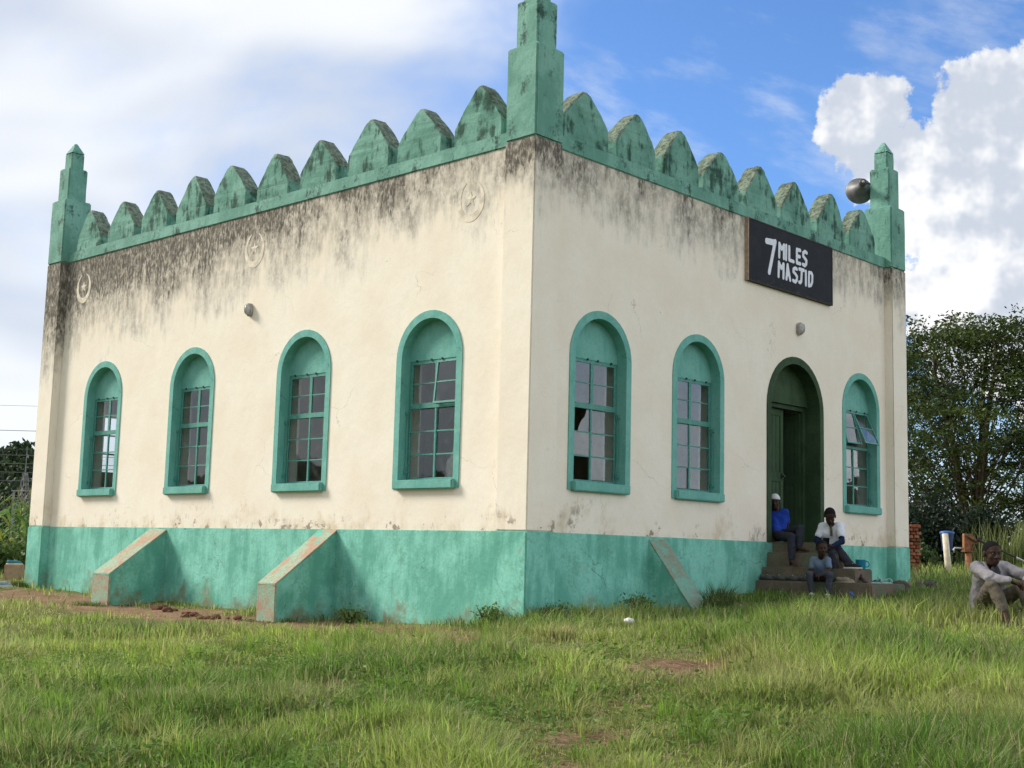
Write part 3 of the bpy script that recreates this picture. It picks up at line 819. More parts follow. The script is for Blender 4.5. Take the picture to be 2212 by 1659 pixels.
# ---- crescents and stars in relief
def crescent(y, z, r):
    mb = MB(); n = 28
    out, inn = [], []
    a0, a1 = R(112), R(112+316)
    for i in range(n+1):
        a = a0+(a1-a0)*i/n
        out.append((r*math.cos(a), r*math.sin(a)*1.12))
        t = abs(2*i/n-1); w = .06+.30*(1-t**2)
        inn.append((r*(1-w)*math.cos(a), r*1.12*(1-w)*math.sin(a)+0.0))
    vs = []
    for d in (-.004, .02):
        vs += [(RC+d, y-u, z+v) for u, v in out]+[(RC+d, y-u, z+v) for u, v in inn]
    N = n+1; fs = []
    for i in range(n):
        fs += [(i, i+1, N+i+1, N+i), (2*N+i, i, N*0+i, i)][:1]
        fs += [(i, 2*N+i, 2*N+i+1, i+1), (N+i, N+i+1, 3*N+i+1, 3*N+i)]
    mb.add(vs, fs); c = mb.build('crescent', RELIEF, B)
    st_ = [(r*.42*(1 if k % 2 == 0 else .42)*math.sin(math.pi*k/5), r*.42*(1 if k % 2 == 0 else .42)*math.cos(math.pi*k/5)+.02) for k in range(10)]
    mb = MB(); mb.add([(RC-.004, y-u, z+v) for u, v in st_]+[(RC+.01, y-u, z+v) for u, v in st_]+[(RC-.009, y, z+.02)], [(k, (k+1) % 10, 20) for k in range(10)]+[(k, 10+k, 10+(k+1) % 10, (k+1) % 10) for k in range(10)])
    mb.build('star', RELIEF, c)
crescent(1.20, 4.10, .24); crescent(5.74, 4.12, .24); crescent(10.75, 4.15, .24)

# ------------------------------------------------------------------ sign board
PAINTW = simple('sign_white_paint', (.70, .73, .78), .6, .3, .06, 30)
def board_mat():
    g = new_mat('sign_black_board')
    n = g.noise(g.obj, 6, 6, .65); X, Y, Z = g.sep(g.obj)[0:3]
    c = g.mix(g.mr(n, .4, .7), (.009, .010, .014), (.016, .018, .024))
    sc_ = g.m('ADD', g.mr(Z, 3.76, 4.05, .45, 0, 'LINEAR'), g.m('MULTIPLY', g.m('SUBTRACT', g.noise(g.comb(g.m('MULTIPLY', X, 3.0), Y, g.m('MULTIPLY', Z, 9.0)), 2.0, 6, .7), .5), 1.9))
    c = g.mix(g.m('MULTIPLY', g.mr(sc_, .42, .8), .4), c, (.14, .15, .17))
    return finish(g, c, .7, None, .2)
WOOD = simple('pale_wood_edge', (.36, .26, .19), .85, .2, .2, 18)
S = empty('sign_board', (5.9, .1, 3.76))
tag(S, 'black sign board with white 7 MILES MASJID lettering above the door', 'sign')
sgn = lambda mb, nm, mt, par=S, bv=0: mb.build(nm, mt, par, bv)
def offs(o, root):      # meshes are written in world coordinates; keep them there under a moved root
    o.matrix_parent_inverse = root.matrix_world.inverted() if False else Matrix.Translation(-Vector(root.location))
    return o
offs(sgn(MB().box((4.72, .085, 3.765), (7.10, .105, 4.655)), 'board', board_mat(), S, .004), S)
offs(MB().box((4.695, .08, 3.74), (4.72, .14, 4.68)).build('edge_strip', WOOD, S, .003), S)
mb = MB(); mb.box((7.10, .08, 3.74), (7.122, .14, 4.66)); mb.box((4.72, .082, 3.742), (7.10, .14, 3.765)); mb.box((4.72, .082, 4.655), (7.10, .14, 4.676))
offs(mb.build('frame', simple('dark_board_edge', (.05, .045, .04), .8, .2, .3, 18), S, .003), S)
# strokes measured on the board (x, z)
LET = [([[(5.1951, 4.4206),(5.4224, 4.4381)], [(5.1951, 4.4032),(5.4224, 4.4183)], [(5.4309, 4.4491),(5.2662, 3.949)]], 0.095),([[(5.5482, 4.4427),(5.5414, 4.2343)], [(5.5482, 4.4427),(5.6125, 4.3671)], [(5.6125, 4.3671),(5.6774, 4.4406)], [(5.6774, 4.4406),(5.6747, 4.2356)]], 0.07),([[(5.7425, 4.4484),(5.7374, 4.2319)]], 0.07),([[(5.8275, 4.4435),(5.8267, 4.2401)], [(5.8267, 4.2401),(5.9496, 4.2366)]], 0.07),([[(6.0458, 4.4459),(6.0447, 4.2409)], [(6.0458, 4.4435),(6.1417, 4.4462)], [(6.0452, 4.3422),(6.1277, 4.3456)], [(6.0447, 4.2373),(6.1449, 4.2389)]], 0.072),([[(6.3355, 4.4444),(6.2857, 4.4567),(6.2313, 4.4248),(6.2288, 4.3763),(6.2804, 4.3475),(6.3232, 4.3218),(6.3161, 4.2664),(6.2752, 4.235),(6.2212, 4.2432)]], 0.072),([[(5.5349, 4.1538),(5.5238, 3.9363)], [(5.5349, 4.1538),(5.5989, 4.072)], [(5.5989, 4.072),(5.6637, 4.148)], [(5.6637, 4.148),(5.6588, 3.9353)]], 0.07),([[(5.7785, 4.157),(5.743, 3.9335)], [(5.7785, 4.157),(5.8518, 3.9347)], [(5.7606, 4.0093),(5.8259, 4.009)]], 0.07),([[(6.0442, 4.1374),(5.9999, 4.1461),(5.9469, 4.1201),(5.9445, 4.0806),(5.9995, 4.0548),(6.048, 4.0242),(6.0433, 3.9676),(5.9989, 3.9328),(5.9351, 3.9431)]], 0.07),([[(6.1176, 4.1529),(6.2476, 4.1546)], [(6.1892, 4.1514),(6.1702, 3.974),(6.1432, 3.9456),(6.112, 3.9474)]], 0.07),([[(6.3085, 4.151),(6.307, 3.9377)]], 0.07),([[(6.4037, 4.1499),(6.3931, 3.9403)], [(6.4037, 4.1499),(6.4722, 4.1535),(6.5017, 4.1189),(6.494, 4.0151),(6.4592, 3.9587),(6.393, 3.9379)]], 0.068)]
k_ = 0
for strokes, wdt in LET:
    mb = MB()
    for st_ in strokes:
        for (a, b) in zip(st_[:-1], st_[1:]):
            k_ += 1
            d = .0848-.0012-.00035*(k_ % 7)
            a_, b_ = np.array(a), np.array(b); t = (b_-a_)/max(1e-6, np.linalg.norm(b_-a_)); nrm = np.array([-t[1], t[0]])
            ring = [a_+(nrm*math.cos(q)-t*math.sin(q))*wdt*.39 for q in np.linspace(0, math.pi, 7)]+[b_+(-nrm*math.cos(q)+t*math.sin(q))*wdt*.39 for q in np.linspace(0, math.pi, 7)]
            m = len(ring)
            mb.add([(p[0], d, p[1]) for p in ring]+[(p[0], .0855, p[1]) for p in ring], [tuple(range(m)), tuple(range(m, 2*m))[::-1]]+[(i, m+i, m+(i+1) % m, (i+1) % m) for i in range(m)])
    offs(mb.build('letter', PAINTW, S), S)

# ------------------------------------------------------------------ bulkhead lamps
LAMPB = simple('lamp_body_grey', (.32, .30, .27), .6, .4, .35, 14)
LAMPG = simple('lamp_glass_dull', (.42, .42, .40), .25, .5, .2, 20)
def wall_lamp(loc, rz, label):
    t = empty('wall_lamp', loc, rz); t.scale = (.72, .9, .8); tag(t, label, 'lamp', 'oval lamps on the walls')
    mb = MB(); n = 20
    def oval(rx_, rz_, y): return [(rx_*math.cos(2*math.pi*k/n), y, rz_*math.copysign(abs(math.sin(2*math.pi*k/n))**.7, math.sin(2*math.pi*k/n))) for k in range(n)]
    vs = oval(.085, .125, .01)+oval(.085, .125, -.045)+oval(.07, .11, -.055)
    mb.add(vs, [(L*n+k, L*n+(k+1) % n, (L+1)*n+(k+1) % n, (L+1)*n+k) for L in range(2) for k in range(n)]); mb.build('base', LAMPB, t)
    mb = MB(); vs = oval(.066, .104, -.05)+oval(.062, .098, -.085)+oval(.045, .075, -.11)+oval(.01, .02, -.118)
    mb.add(vs, [(L*n+k, L*n+(k+1) % n, (L+1)*n+(k+1) % n, (L+1)*n+k) for L in range(3) for k in range(n)]+[tuple(range(3*n, 4*n))]); mb.build('glass_cover', LAMPG, t, 0, True)
    mb = MB(); mb.tube([(0, -.05, .118), (0, -.12, .07), (0, -.13, 0), (0, -.12, -.07), (0, -.05, -.118)], .006, 6); mb.build('guard', LAMPB, t)
wall_lamp((RC, 5.754, 3.213), -math.pi/2, 'weathered oval lamp on the sunlit side wall between the arched windows')
wall_lamp((6.169, RC, 3.236), 0, 'weathered oval lamp above the door and below the black sign')

# ------------------------------------------------------------------ horn loudspeaker
HORN = simple('horn_grey_metal', (.11, .11, .105), .5, .5, .25, 9, metallic=.15)
HORND = simple('driver_dark_metal', (.06, .06, .055), .5, .4, .25, 9)
T = empty('horn_loudspeaker', (9.02, .43, 6.1)); tag(T, 'grey horn loudspeaker fixed to the turret above the sign end', 'loudspeaker')
hax = Vector((.80, .585, -.06)).normalized(); mouth = Vector((9.10, .665, 6.15)); 
def hb(mb, nm, mt, sm=True): return offs(mb.build(nm, mt, T, 0, sm), T)
prof = [(.045, -.36), (.055, -.33), (.06, -.27), (.072, -.22), (.10, -.16), (.14, -.10), (.185, -.05), (.22, -.01), (.232, .0), (.236, .012), (.225, .014), (.18, -.04), (.13, -.1), (.08, -.17), (.03, -.25)]
mb = MB(); mb.add(*lathe(prof, 28, hax, mouth)); hb(mb, 'horn', HORN)
mb = MB(); mb.add(*lathe([(.0, -.47), (.05, -.47), (.062, -.455), (.066, -.40), (.062, -.36), (.05, -.345), (0, -.34)], 20, hax, mouth)); hb(mb, 'driver', HORND)
mb = MB(); mb.add(*lathe([(0, -.478), (.022, -.476), (.022, -.465)], 12, hax, mouth)); hb(mb, 'end_cap', LAMPG)
mb = MB(); c0 = mouth+hax*-.36
mb.tube([mouth+hax*-.2+Vector((0, 0, .08)), Vector((9.05, .38, 6.2))], .012, 6); hb(mb, 'bracket', IRON)
# ------------------------------------------------------------------ people: smooth distance fields turned into one continuous skin
def surf(D, h, org):
    ins = D < 0
    s = [slice(None, -1), slice(1, None)]
    cnt = np.zeros(tuple(n-1 for n in D.shape), np.int8)
    for a in (0, 1):
        for b in (0, 1):
            for c in (0, 1): cnt += ins[s[a], s[b], s[c]]
    act = (cnt > 0) & (cnt < 8)
    idx = -np.ones(act.shape, np.int64); cells = np.argwhere(act); idx[act] = np.arange(len(cells))
    acc = np.zeros((len(cells), 3)); num = np.zeros(len(cells))
    ci, cj, ck = cells.T
    cor = {(a, b, c): D[ci+a, cj+b, ck+c] for a in (0, 1) for b in (0, 1) for c in (0, 1)}
    for p in cor:
        for ax_ in range(3):
            if p[ax_]: continue
            q_ = list(p); q_[ax_] = 1; q_ = tuple(q_)
            d0, d1 = cor[p], cor[q_]; cr = (d0 < 0) != (d1 < 0)
            t = np.where(cr, d0/np.where(cr, d0-d1, 1), 0)
            pt = np.tile(np.array(p, float), (len(cells), 1)); pt[:, ax_] += t
            acc += np.where(cr[:, None], pt, 0); num += cr
    Vx = (cells+acc/num[:, None])*h+org
    faces = []
    for ax_ in range(3):
        lo = [slice(None)]*3; hi = [slice(None)]*3; lo[ax_] = slice(None, -1); hi[ax_] = slice(1, None)
        A, Bv = ins[tuple(lo)], ins[tuple(hi)]
        e_ = np.argwhere(A != Bv)
        o1, o2 = (ax_+1) % 3, (ax_+2) % 3
        ok = (e_[:, o1] > 0) & (e_[:, o2] > 0) & (e_[:, o1] < D.shape[o1]-1) & (e_[:, o2] < D.shape[o2]-1)
        e_ = e_[ok]
        fl = A[tuple(e_.T)]
        quad = []
        for d1, d2 in ((-1, -1), (0, -1), (0, 0), (-1, 0)):
            c = e_.copy(); c[:, o1] += d1; c[:, o2] += d2; quad.append(idx[tuple(c.T)])
        f = np.stack(quad, 1); f[~fl] = f[~fl][:, ::-1]
        faces.append(f)
    return Vx, np.concatenate(faces)

def sdf_mesh(name, prims, h=.008, k=.02, cuts=(), wr=0.0, wf=14.0, seed=0):
    lo = np.full(3, 1e9); hi = -lo
    for p in prims:
        if p[0] == 'c':
            for c, r in ((p[1], p[3]), (p[2], p[4])): lo = np.minimum(lo, np.array(c)-r); hi = np.maximum(hi, np.array(c)+r)
        elif p[0] == 'e':
            r = max(p[2]); lo = np.minimum(lo, np.array(p[1])-r); hi = np.maximum(hi, np.array(p[1])+r)
    lo -= 3*h+.01; hi += 3*h+.01
    n = np.ceil((hi-lo)/h).astype(int)+1
    D = np.full(n, .5, np.float32)
    axs = [lo[i]+np.arange(n[i])*h for i in range(3)]
    for p in prims:
        if p[0] == 'c':
            a, b = np.array(p[1], float), np.array(p[2], float); rm = max(p[3], p[4]); bl, bh = np.minimum(a, b)-rm-3*k-.01, np.maximum(a, b)+rm+3*k+.01
        else:
            rm = max(p[2]); bl, bh = np.array(p[1])-rm-3*k-.01, np.array(p[1])+rm+3*k+.01
        i0 = np.clip(((bl-lo)/h).astype(int), 0, n-1); i1 = np.clip(((bh-lo)/h).astype(int)+2, 1, n)
        sl_ = tuple(slice(i0[i], i1[i]) for i in range(3))
        X, Y, Z = np.meshgrid(*[axs[i][sl_[i]] for i in range(3)], indexing='ij')
        Q = np.stack([X, Y, Z], -1)
        if p[0] == 'c':
            ab = b-a; L2 = max(ab@ab, 1e-9); t = np.clip(((Q-a)@ab)/L2, 0, 1)
            d = np.linalg.norm(Q-a-t[..., None]*ab, axis=-1)-(p[3]+(p[4]-p[3])*t)
        else:
            q_ = Q-np.array(p[1])
            if p[3] is not None: q_ = q_@np.array(p[3]).T      # rows of p[3] are the local axes
            r = np.array(p[2]); k0 = np.linalg.norm(q_/r, axis=-1); k1 = np.linalg.norm(q_/(r*r), axis=-1)
            d = np.where(k1 > 1e-6, k0*(k0-1)/np.maximum(k1, 1e-6), -min(r))
        kk = p[5] if len(p) > 5 and p[0] == 'c' else (p[4] if len(p) > 4 and p[0] != 'c' else k)
        cur = D[sl_]
        if p[0] == 's':
            hh = np.clip(.5-.5*(cur+d)/kk, 0, 1); D[sl_] = cur*(1-hh)-d*hh+kk*hh*(1-hh)
        else:
            hh = np.clip(.5+.5*(cur-d)/kk, 0, 1); D[sl_] = cur*(1-hh)+d*hh-kk*hh*(1-hh)
    if len(cuts):
        X, Y, Z = np.meshgrid(*axs, indexing='ij'); Q = np.stack([X, Y, Z], -1)
        for p0, nn in cuts: D = np.maximum(D, (Q-np.array(p0))@np.array(nn))
    V_, F_ = surf(D, h, lo)
    me = np_mesh(name, V_, F_)
    me.polygons.foreach_set('use_smooth', np.ones(len(me.polygons), bool))
    if wr:
        nv = np.empty(len(V_)*3, np.float32); me.vertices.foreach_get('normal', nv); nv = nv.reshape(-1, 3)
        w = fbm(V_[:, 0]*wf+V_[:, 2]*wf*.8+seed*7, V_[:, 1]*wf-V_[:, 2]*wf*.5+seed*3, 1, 3)-.5
        rid = np.abs(fbm(V_[:, 0]*wf*.6-V_[:, 2]*wf*.7+seed, V_[:, 1]*wf*.6+V_[:, 2]*wf*.35, 4, 2)-.5)
        V2 = V_+nv*((w*1.2-rid*1.5+.25)*wr)[:, None]
        me.vertices.foreach_set('co', V2.astype(np.float32).ravel()); me.update()
    return me

SKIN = simple('dark_skin', (.040, .021, .014), .62, .2, .05, 12)
SKIN2 = simple('deep_brown_skin', (.050, .026, .017), .62, .2, .05, 12)
HAIR = simple('short_black_hair', (.008, .007, .007), .9, .2, .3, 90, bump=.6)
def cloth(name, col, var=.05, scale=8, bump=.0): return simple(name, col, .9, .12, var, scale, bump=bump)
EYEW = simple('eye_white', (.07, .06, .052), .3, .5, .05, 20)
EYED = simple('eye_dark', (.01, .008, .008), .25, .5, .05, 20)
nrm = lambda v: np.array(v, float)/np.linalg.norm(v)
L3 = lambda a, b, t: tuple(np.array(a)+(np.array(b)-np.array(a))*t)

def hand_prims(wr, d, pn, s, curl=(35, 75)):
    """palm and five fingers; d points from the wrist along the hand, pn is the side the fingers curl to"""
    d = nrm(d); pn = nrm(np.array(pn)-d*np.dot(pn, d)); sd = np.cross(d, pn); wr = np.array(wr)
    P_ = [('c', wr-d*.01*s, wr+d*.03*s, .024*s, .026*s, .012*s)]
    P_.append(('e', wr+d*.052*s, (.040*s, .046*s, .017*s), np.array([sd, d, pn]), .012*s))
    for i in range(4):
        b = wr+d*(.085-.004*abs(i-1.3))*s+sd*(i-1.5)*.0195*s
        L = (.042, .047, .044, .034)[i]*s
        a1, a2 = R(curl[0]+4*i), R(curl[1]+4*i)
        e1 = b+(d*math.cos(a1)+pn*math.sin(a1))*L; e2 = e1+(d*math.cos(a2)+pn*math.sin(a2))*L*.8
        P_ += [('c', b, e1, .0098*s, .0088*s, .004*s), ('c', e1, e2, .0088*s, .0072*s, .004*s)]
    tb = wr+d*.030*s+sd*-.034*s; t1 = tb+(d*.7+sd*-.55+pn*.45)*.036*s; t2 = t1+(d*.85+sd*-.1+pn*.5)*.03*s
    P_ += [('c', tb, t1, .0135*s, .011*s, .008*s), ('c', t1, t2, .011*s, .009*s, .005*s)]
    return P_

def person(label, J, face, s, skin, shirt, trousers, hs=1.0, sleeve=.55, sleeve_arm='el', leg_end=.92, cap=None, hands=None, undersleeve=None,
           shoes=None, face_up=(0, 0, 1), belly=1.0, group='people at the mosque', curl=(35, 75), base=None, hem=None, wr=.013):
    f = nrm(face); u = nrm(np.array(face_up)-f*np.dot(face_up, f)); r = np.cross(f, u)
    Rm = np.array([r, f, u]); H = np.array(J['head']); hd = hs
    loc = base or (J['pelvis'][0], J['pelvis'][1], min(v[2] for v in J.values())-.03)
    T = empty('person', loc); tag(T, label, 'person', group)
    def put(me, nm, mt, par=None):
        o = link(nm, me, mt, par or T)
        if par is None: o.matrix_parent_inverse = Matrix.Translation(-Vector(loc))
        return o
    at = lambda x, y, z: tuple(H+r*x*hd+f*y*hd+u*z*hd)
    pr_ = [('e', at(0, -.008, .030), (.074*hd, .094*hd, .084*hd), Rm), ('e', at(0, .022, -.040), (.057*hd, .066*hd, .070*hd), Rm),
           ('e', at(0, .045, -.085), (.030*hd, .030*hd, .022*hd), Rm, .02), ('e', at(.036, .058, -.028), (.024*hd, .02*hd, .022*hd), Rm, .015), ('e', at(-.036, .058, -.028), (.024*hd, .02*hd, .022*hd), Rm, .015),
           ('e', at(0, .074, .022), (.052*hd, .014*hd, .012*hd), Rm, .012),
           ('s', at(.032, .092, .004), (.018*hd, .016*hd, .011*hd), Rm, .010), ('s', at(-.032, .092, .004), (.018*hd, .016*hd, .011*hd), Rm, .010),
           ('c', at(0, .082, .010), at(0, .104, -.030), .009*hd, .015*hd, .010), ('e', at(.015, .094, -.034), (.010*hd,)*3, Rm, .008), ('e', at(-.015, .094, -.034), (.010*hd,)*3, Rm, .008),
           ('e', at(0, .084, -.058), (.026*hd, .013*hd, .008*hd), Rm, .007), ('e', at(0, .081, -.071), (.023*hd, .013*hd, .009*hd), Rm, .007),
           ('e', at(.076, -.010, -.008), (.009*hd, .020*hd, .030*hd), Rm, .008), ('e', at(-.076, -.010, -.008), (.009*hd, .020*hd, .030*hd), Rm, .008)]
    pr_.append(('c', J['neck'], at(0, -.012, -.055), .050*s, .046*hd))
    pr_.append(('c', J['shA'], J['shB'], .045*s, .045*s)); pr_.append(('c', J['chest'], J['neck'], .075*s, .045*s))
    pr_.append(('e', J['chest'], (.11*s, .09*s, .11*s), None)); pr_.append(('c', J['chest'], J['pelvis'], .10*s, .10*s))
    for q_ in 'AB':
        sh, e_, w_ = J['sh'+q_], J['el'+q_], J['wr'+q_]
        pr_ += [('c', sh, e_, .047*s, .037*s), ('c', e_, L3(e_, w_, .35), .038*s, .036*s), ('c', L3(e_, w_, .35), w_, .036*s, .024*s)]
        hp, kn, an, to = J['hip'+q_], J['kn'+q_], J['an'+q_], J['to'+q_]
        pr_ += [('c', hp, kn, .070*s, .052*s), ('c', kn, L3(kn, an, .4), .050*s, .049*s), ('c', L3(kn, an, .4), an, .048*s, .031*s)]
        v = np.array(to)-np.array(an); hv = nrm((v[0], v[1], 0)); heel = np.array(an)-hv*.03*s; heel[2] = to[2]+.012*s
        pr_ += [('c', an, heel, .031*s, .028*s), ('c', L3(an, to, .25), L3(an, to, .8), .034*s, .028*s), ('e', to, (.040*s, .040*s, .018*s), None)]
        sdv = np.cross(hv, (0, 0, 1))
        for i in range(5):
            tb = np.array(to)+sdv*(i-2)*.015*s+hv*.028*s; pr_.append(('c', tb, tb+hv*(.02-.003*abs(i-1))*s-np.array((0, 0, .004)), .0095*s, .0085*s, .004))
        hd_ = (hands or {}).get(q_)
        if hd_: pr_ += hand_prims(w_, hd_[0], hd_[1], s, curl)
    put(sdf_mesh('body', pr_, .0058 if s > .7 else .005, .018*s), 'body', skin)
    for sx_ in (-1, 1):
        vs, fs = [], []
        c = Vector(at(.031*sx_, .074, .004)); mb = MB(); mb.add(*lathe([(0, .009*hd), (.006*hd, .0075*hd), (.009*hd, .002*hd), (.0095*hd, -.004*hd)], 10, Vector(f), c)); eo = put(mb.mesh('eye'), 'eye', EYEW)
        mb = MB(); mb.add(*lathe([(0, .0105*hd), (.005*hd, .0098*hd), (.0056*hd, .007*hd)], 8, Vector(f), c)); link('iris', mb.mesh('iris'), EYED, eo)
    # hair or cap
    hp_ = [('e', at(0, -.012, .034), (.0765*hd, .0955*hd, .0845*hd), Rm)]
    put(sdf_mesh('hair', hp_, .006, .01, [(at(0, .058, .058), tuple(nrm(f*.75-u*.62))), (at(0, .01, .012), tuple(nrm(-u*.88+f*.50)))]), 'hair', HAIR)
    if cap:
        put(sdf_mesh('cap', [('e', at(0, -.006, .040), (.0835*hd, .1015*hd, .095*hd), Rm)], .006, .01, [(at(0, 0, .040), tuple(nrm(-u+f*.05)))]), 'cap', cap)
    # trousers
    pe = np.array(J['pelvis'])
    tp = [('e', pe, (.135*s*belly, .125*s*belly, .10*s), None), ('c', J['hipA'], J['hipB'], .095*s, .095*s), ('c', tuple(pe), L3(pe, J['chest'], .25), .115*s, .112*s)]
    for q_ in 'AB':
        an_ = L3(J['kn'+q_], J['an'+q_], leg_end)
        tp += [('c', J['hip'+q_], J['kn'+q_], .094*s, .072*s), ('c', J['kn'+q_], L3(J['kn'+q_], J['an'+q_], .45), .070*s, .064*s), ('c', L3(J['kn'+q_], J['an'+q_], .45), an_, .064*s, .052*s)]
    put(sdf_mesh('trousers', tp, .0075, .02*s, wr=wr*s, wf=22, seed=s), 'trousers', trousers)
    # shirt
    ch = np.array(J['chest']); ne = np.array(J['neck'])
    sp = [('c', J['shA'], J['shB'], .068*s, .068*s), ('e', ch, (.150*s*belly, .135*s*belly, .135*s), None), ('c', tuple(ch), L3(ch, pe, .95), .140*s*belly, .145*s*belly),
          ('c', L3(J['shA'], ch, .35), L3(J['hipA'], pe, .3), .095*s, .105*s), ('c', L3(J['shB'], ch, .35), L3(J['hipB'], pe, .3), .095*s, .105*s), ('c', L3(ch, ne, .5), L3(ch, ne, .78), .085*s, .066*s)]
    for q_ in 'AB':
        sh, e_, w_ = J['sh'+q_], J['el'+q_], J['wr'+q_]
        if sleeve <= 1: sp.append(('c', sh, L3(sh, e_, sleeve), .070*s, .066*s))
        else:
            sp += [('c', sh, e_, .070*s, .058*s), ('c', e_, L3(e_, w_, sleeve-1), .058*s, .045*s)]
    if hem: sp += [('c', a, b, ra*s, rb*s) for a, b, ra, rb in hem]
    nk = np.array(J['neck'])
    fh = nrm((f[0], f[1], 0)); sp.append(('s', tuple(nk+fh*.055*s+np.array((0, 0, .012*s))), (.062*s, .062*s, .070*s), None, .012)); sp.append(('s', tuple(nk+np.array((0, 0, .045*s))), (.075*s, .075*s, .045*s), None, .012))
    so_ = put(sdf_mesh('shirt', sp, .0075, .022*s, wr=wr*s, wf=20, seed=s+2), 'shirt', shirt)
    if undersleeve:
        for q_ in 'AB':
            sh, e_, w_ = J['sh'+q_], J['el'+q_], J['wr'+q_]
            put(sdf_mesh('undersleeve', [('c', L3(sh, e_, .3), e_, .056*s, .048*s), ('c', e_, L3(e_, w_, .93), .047*s, .036*s)], .007, .012, wr=.006, wf=18), 'undersleeve', undersleeve)
    if shoes:
        for q_ in 'AB':
            an, to = np.array(J['an'+q_]), np.array(J['to'+q_]); hv = nrm((to[0]-an[0], to[1]-an[1], 0)); heel = an-hv*.03*s; heel[2] = to[2]+.02*s
            put(sdf_mesh('shoe', [('c', heel, to+hv*.03*s, .046*s, .040*s), ('c', an+np.array((0, 0, -.01)), to, .046*s, .040*s), ('c', an, an+np.array((0, 0, .02*s)), .046*s, .046*s)], .007, .02), 'shoe', shoes[0])
            put(sdf_mesh('shoe_top', [('c', an+np.array((0, 0, .0)), an+np.array((0, 0, .022*s)), .050*s, .049*s), ('c', an+hv*.02*s, an+hv*.06*s, .045*s, .036*s)], .006, .012), 'shoe_collar', shoes[1])
    return T, at, put

GREY_T = cloth('grey_blue_tee', (.15, .20, .28)); NAVY_J = cloth('dark_jeans', (.028, .032, .042)); CHAR = cloth('charcoal_trousers', (.030, .030, .040))
WHITE_T = cloth('white_shirt_cloth', (.66, .68, .72), .05); NAVY = cloth('navy_sleeve', (.010, .017, .050)); BLUE_T = cloth('royal_blue_tee', (.014, .045, .28))
WHITE_CAP = simple('white_cap_knit', (.62, .62, .62), .9, .1, .12, 70, bump=.4); GREYJ = cloth('grey_jeans', (.062, .066, .085))
LILAC = cloth('lilac_grey_shirt', (.28, .26, .27)); KHAKI = cloth('taupe_trousers', (.135, .115, .088))
SHOEG = simple('grey_shoe', (.22, .23, .22), .8, .2, .2, 20); SHOEW = simple('cream_shoe', (.58, .56, .46), .8, .2, .12, 20)

# boy in grey tee on the lowest slab
grey = dict(head=(4.915, -.963, -.082), neck=(4.97, -.910, -.205), chest=(5.02, -.892, -.30), pelvis=(5.12, -.84, -.46), shA=(4.985, -.795, -.245), shB=(4.985, -1.015, -.240),
  elA=(4.94, -.775, -.385), elB=(4.94, -1.065, -.372), wrA=(4.80, -.945, -.440), wrB=(4.795, -1.050, -.443), hipA=(5.07, -.785, -.475), hipB=(5.07, -.915, -.475),
  knA=(4.76, -.862, -.440), knB=(4.76, -1.170, -.436), anA=(4.775, -.890, -.705), anB=(4.775, -1.128, -.705), toA=(4.66, -.93, -.752), toB=(4.66, -1.18, -.750))
_, at_g, put_g = person('small boy in grey-blue tee sitting on the lowest step with hands clasped', grey, (-.70, -.66, -.05), .66, SKIN2, GREY_T, GREYJ, hs=.98, sleeve=.62, leg_end=.95,
  hands={'A': ((-.15, -.75, -.55), (-.3, -.2, -.8)), 'B': ((-.15, .75, -.5), (-.3, .2, -.8))}, shoes=(SHOEG, SHOEW), wr=.013)

# boy in white shirt higher up
white = dict(head=(5.52, -.748, .378), neck=(5.61, -.722, .272), chest=(5.66, -.675, .140), pelvis=(5.74, -.655, -.045), shA=(5.61, -.580, .232), shB=(5.61, -.862, .234),
  elA=(5.50, -.545, .020), elB=(5.50, -.945, .022), wrA=(5.30, -.760, -.035), wrB=(5.29, -.915, -.045), hipA=(5.66, -.600, -.065), hipB=(5.67, -.745, -.065),
  knA=(5.31, -.900, -.150), knB=(5.36, -1.030, -.170), anA=(5.23, -1.007, -.462), anB=(5.32, -1.310, -.455), toA=(5.11, -1.06, -.517), toB=(5.23, -1.43, -.517))
_, at_w, put_w = person('boy in white shirt with navy sleeves reading something on his lap on the steps', white, (-.78, -.52, -.55), .84, SKIN, WHITE_T, CHAR, hs=1.02, sleeve=.58, leg_end=.97,
  hands={'A': ((-.55, -.8, .1), (-.4, -.2, .9)), 'B': ((-.55, .8, .1), (-.4, .2, .9))}, undersleeve=NAVY, face_up=(-.3, -.2, 1))
def placket():
    g = new_mat('patterned_placket'); n = g.noise(g.obj, 60, 4)
    return finish(g, g.mix(g.mr(n, .42, .58), (.025, .028, .012), (.16, .14, .05)), .9)
me = MB().box((-.017, -.008, -.085), (.017, .008, .075)).mesh('placket', .004)
me.transform(Matrix.Translation((5.548, -.752, .185)) @ Matrix.Rotation(R(-56), 4, 'Z') @ Matrix.Rotation(R(-10), 4, 'X'))
put_w(me, 'placket', placket())
PHONE = simple('black_phone_plastic', (.01, .01, .012), .3, .5, .1, 20)
ph = empty('phone', (5.245, -.84, .02)); tag(ph, 'dark phone held in the lap of the boy in white', 'phone')
MB().box((-.045, -.008, -.06), (.045, .004, .06)).build('case', PHONE, ph, .004); MB().box((-.039, .0045, -.052), (.039, .0055, .052)).build('screen', simple('phone_screen', (.02, .022, .03), .1, .5, .02, 5), ph)
ph.rotation_euler = (R(35), 0, R(-52))

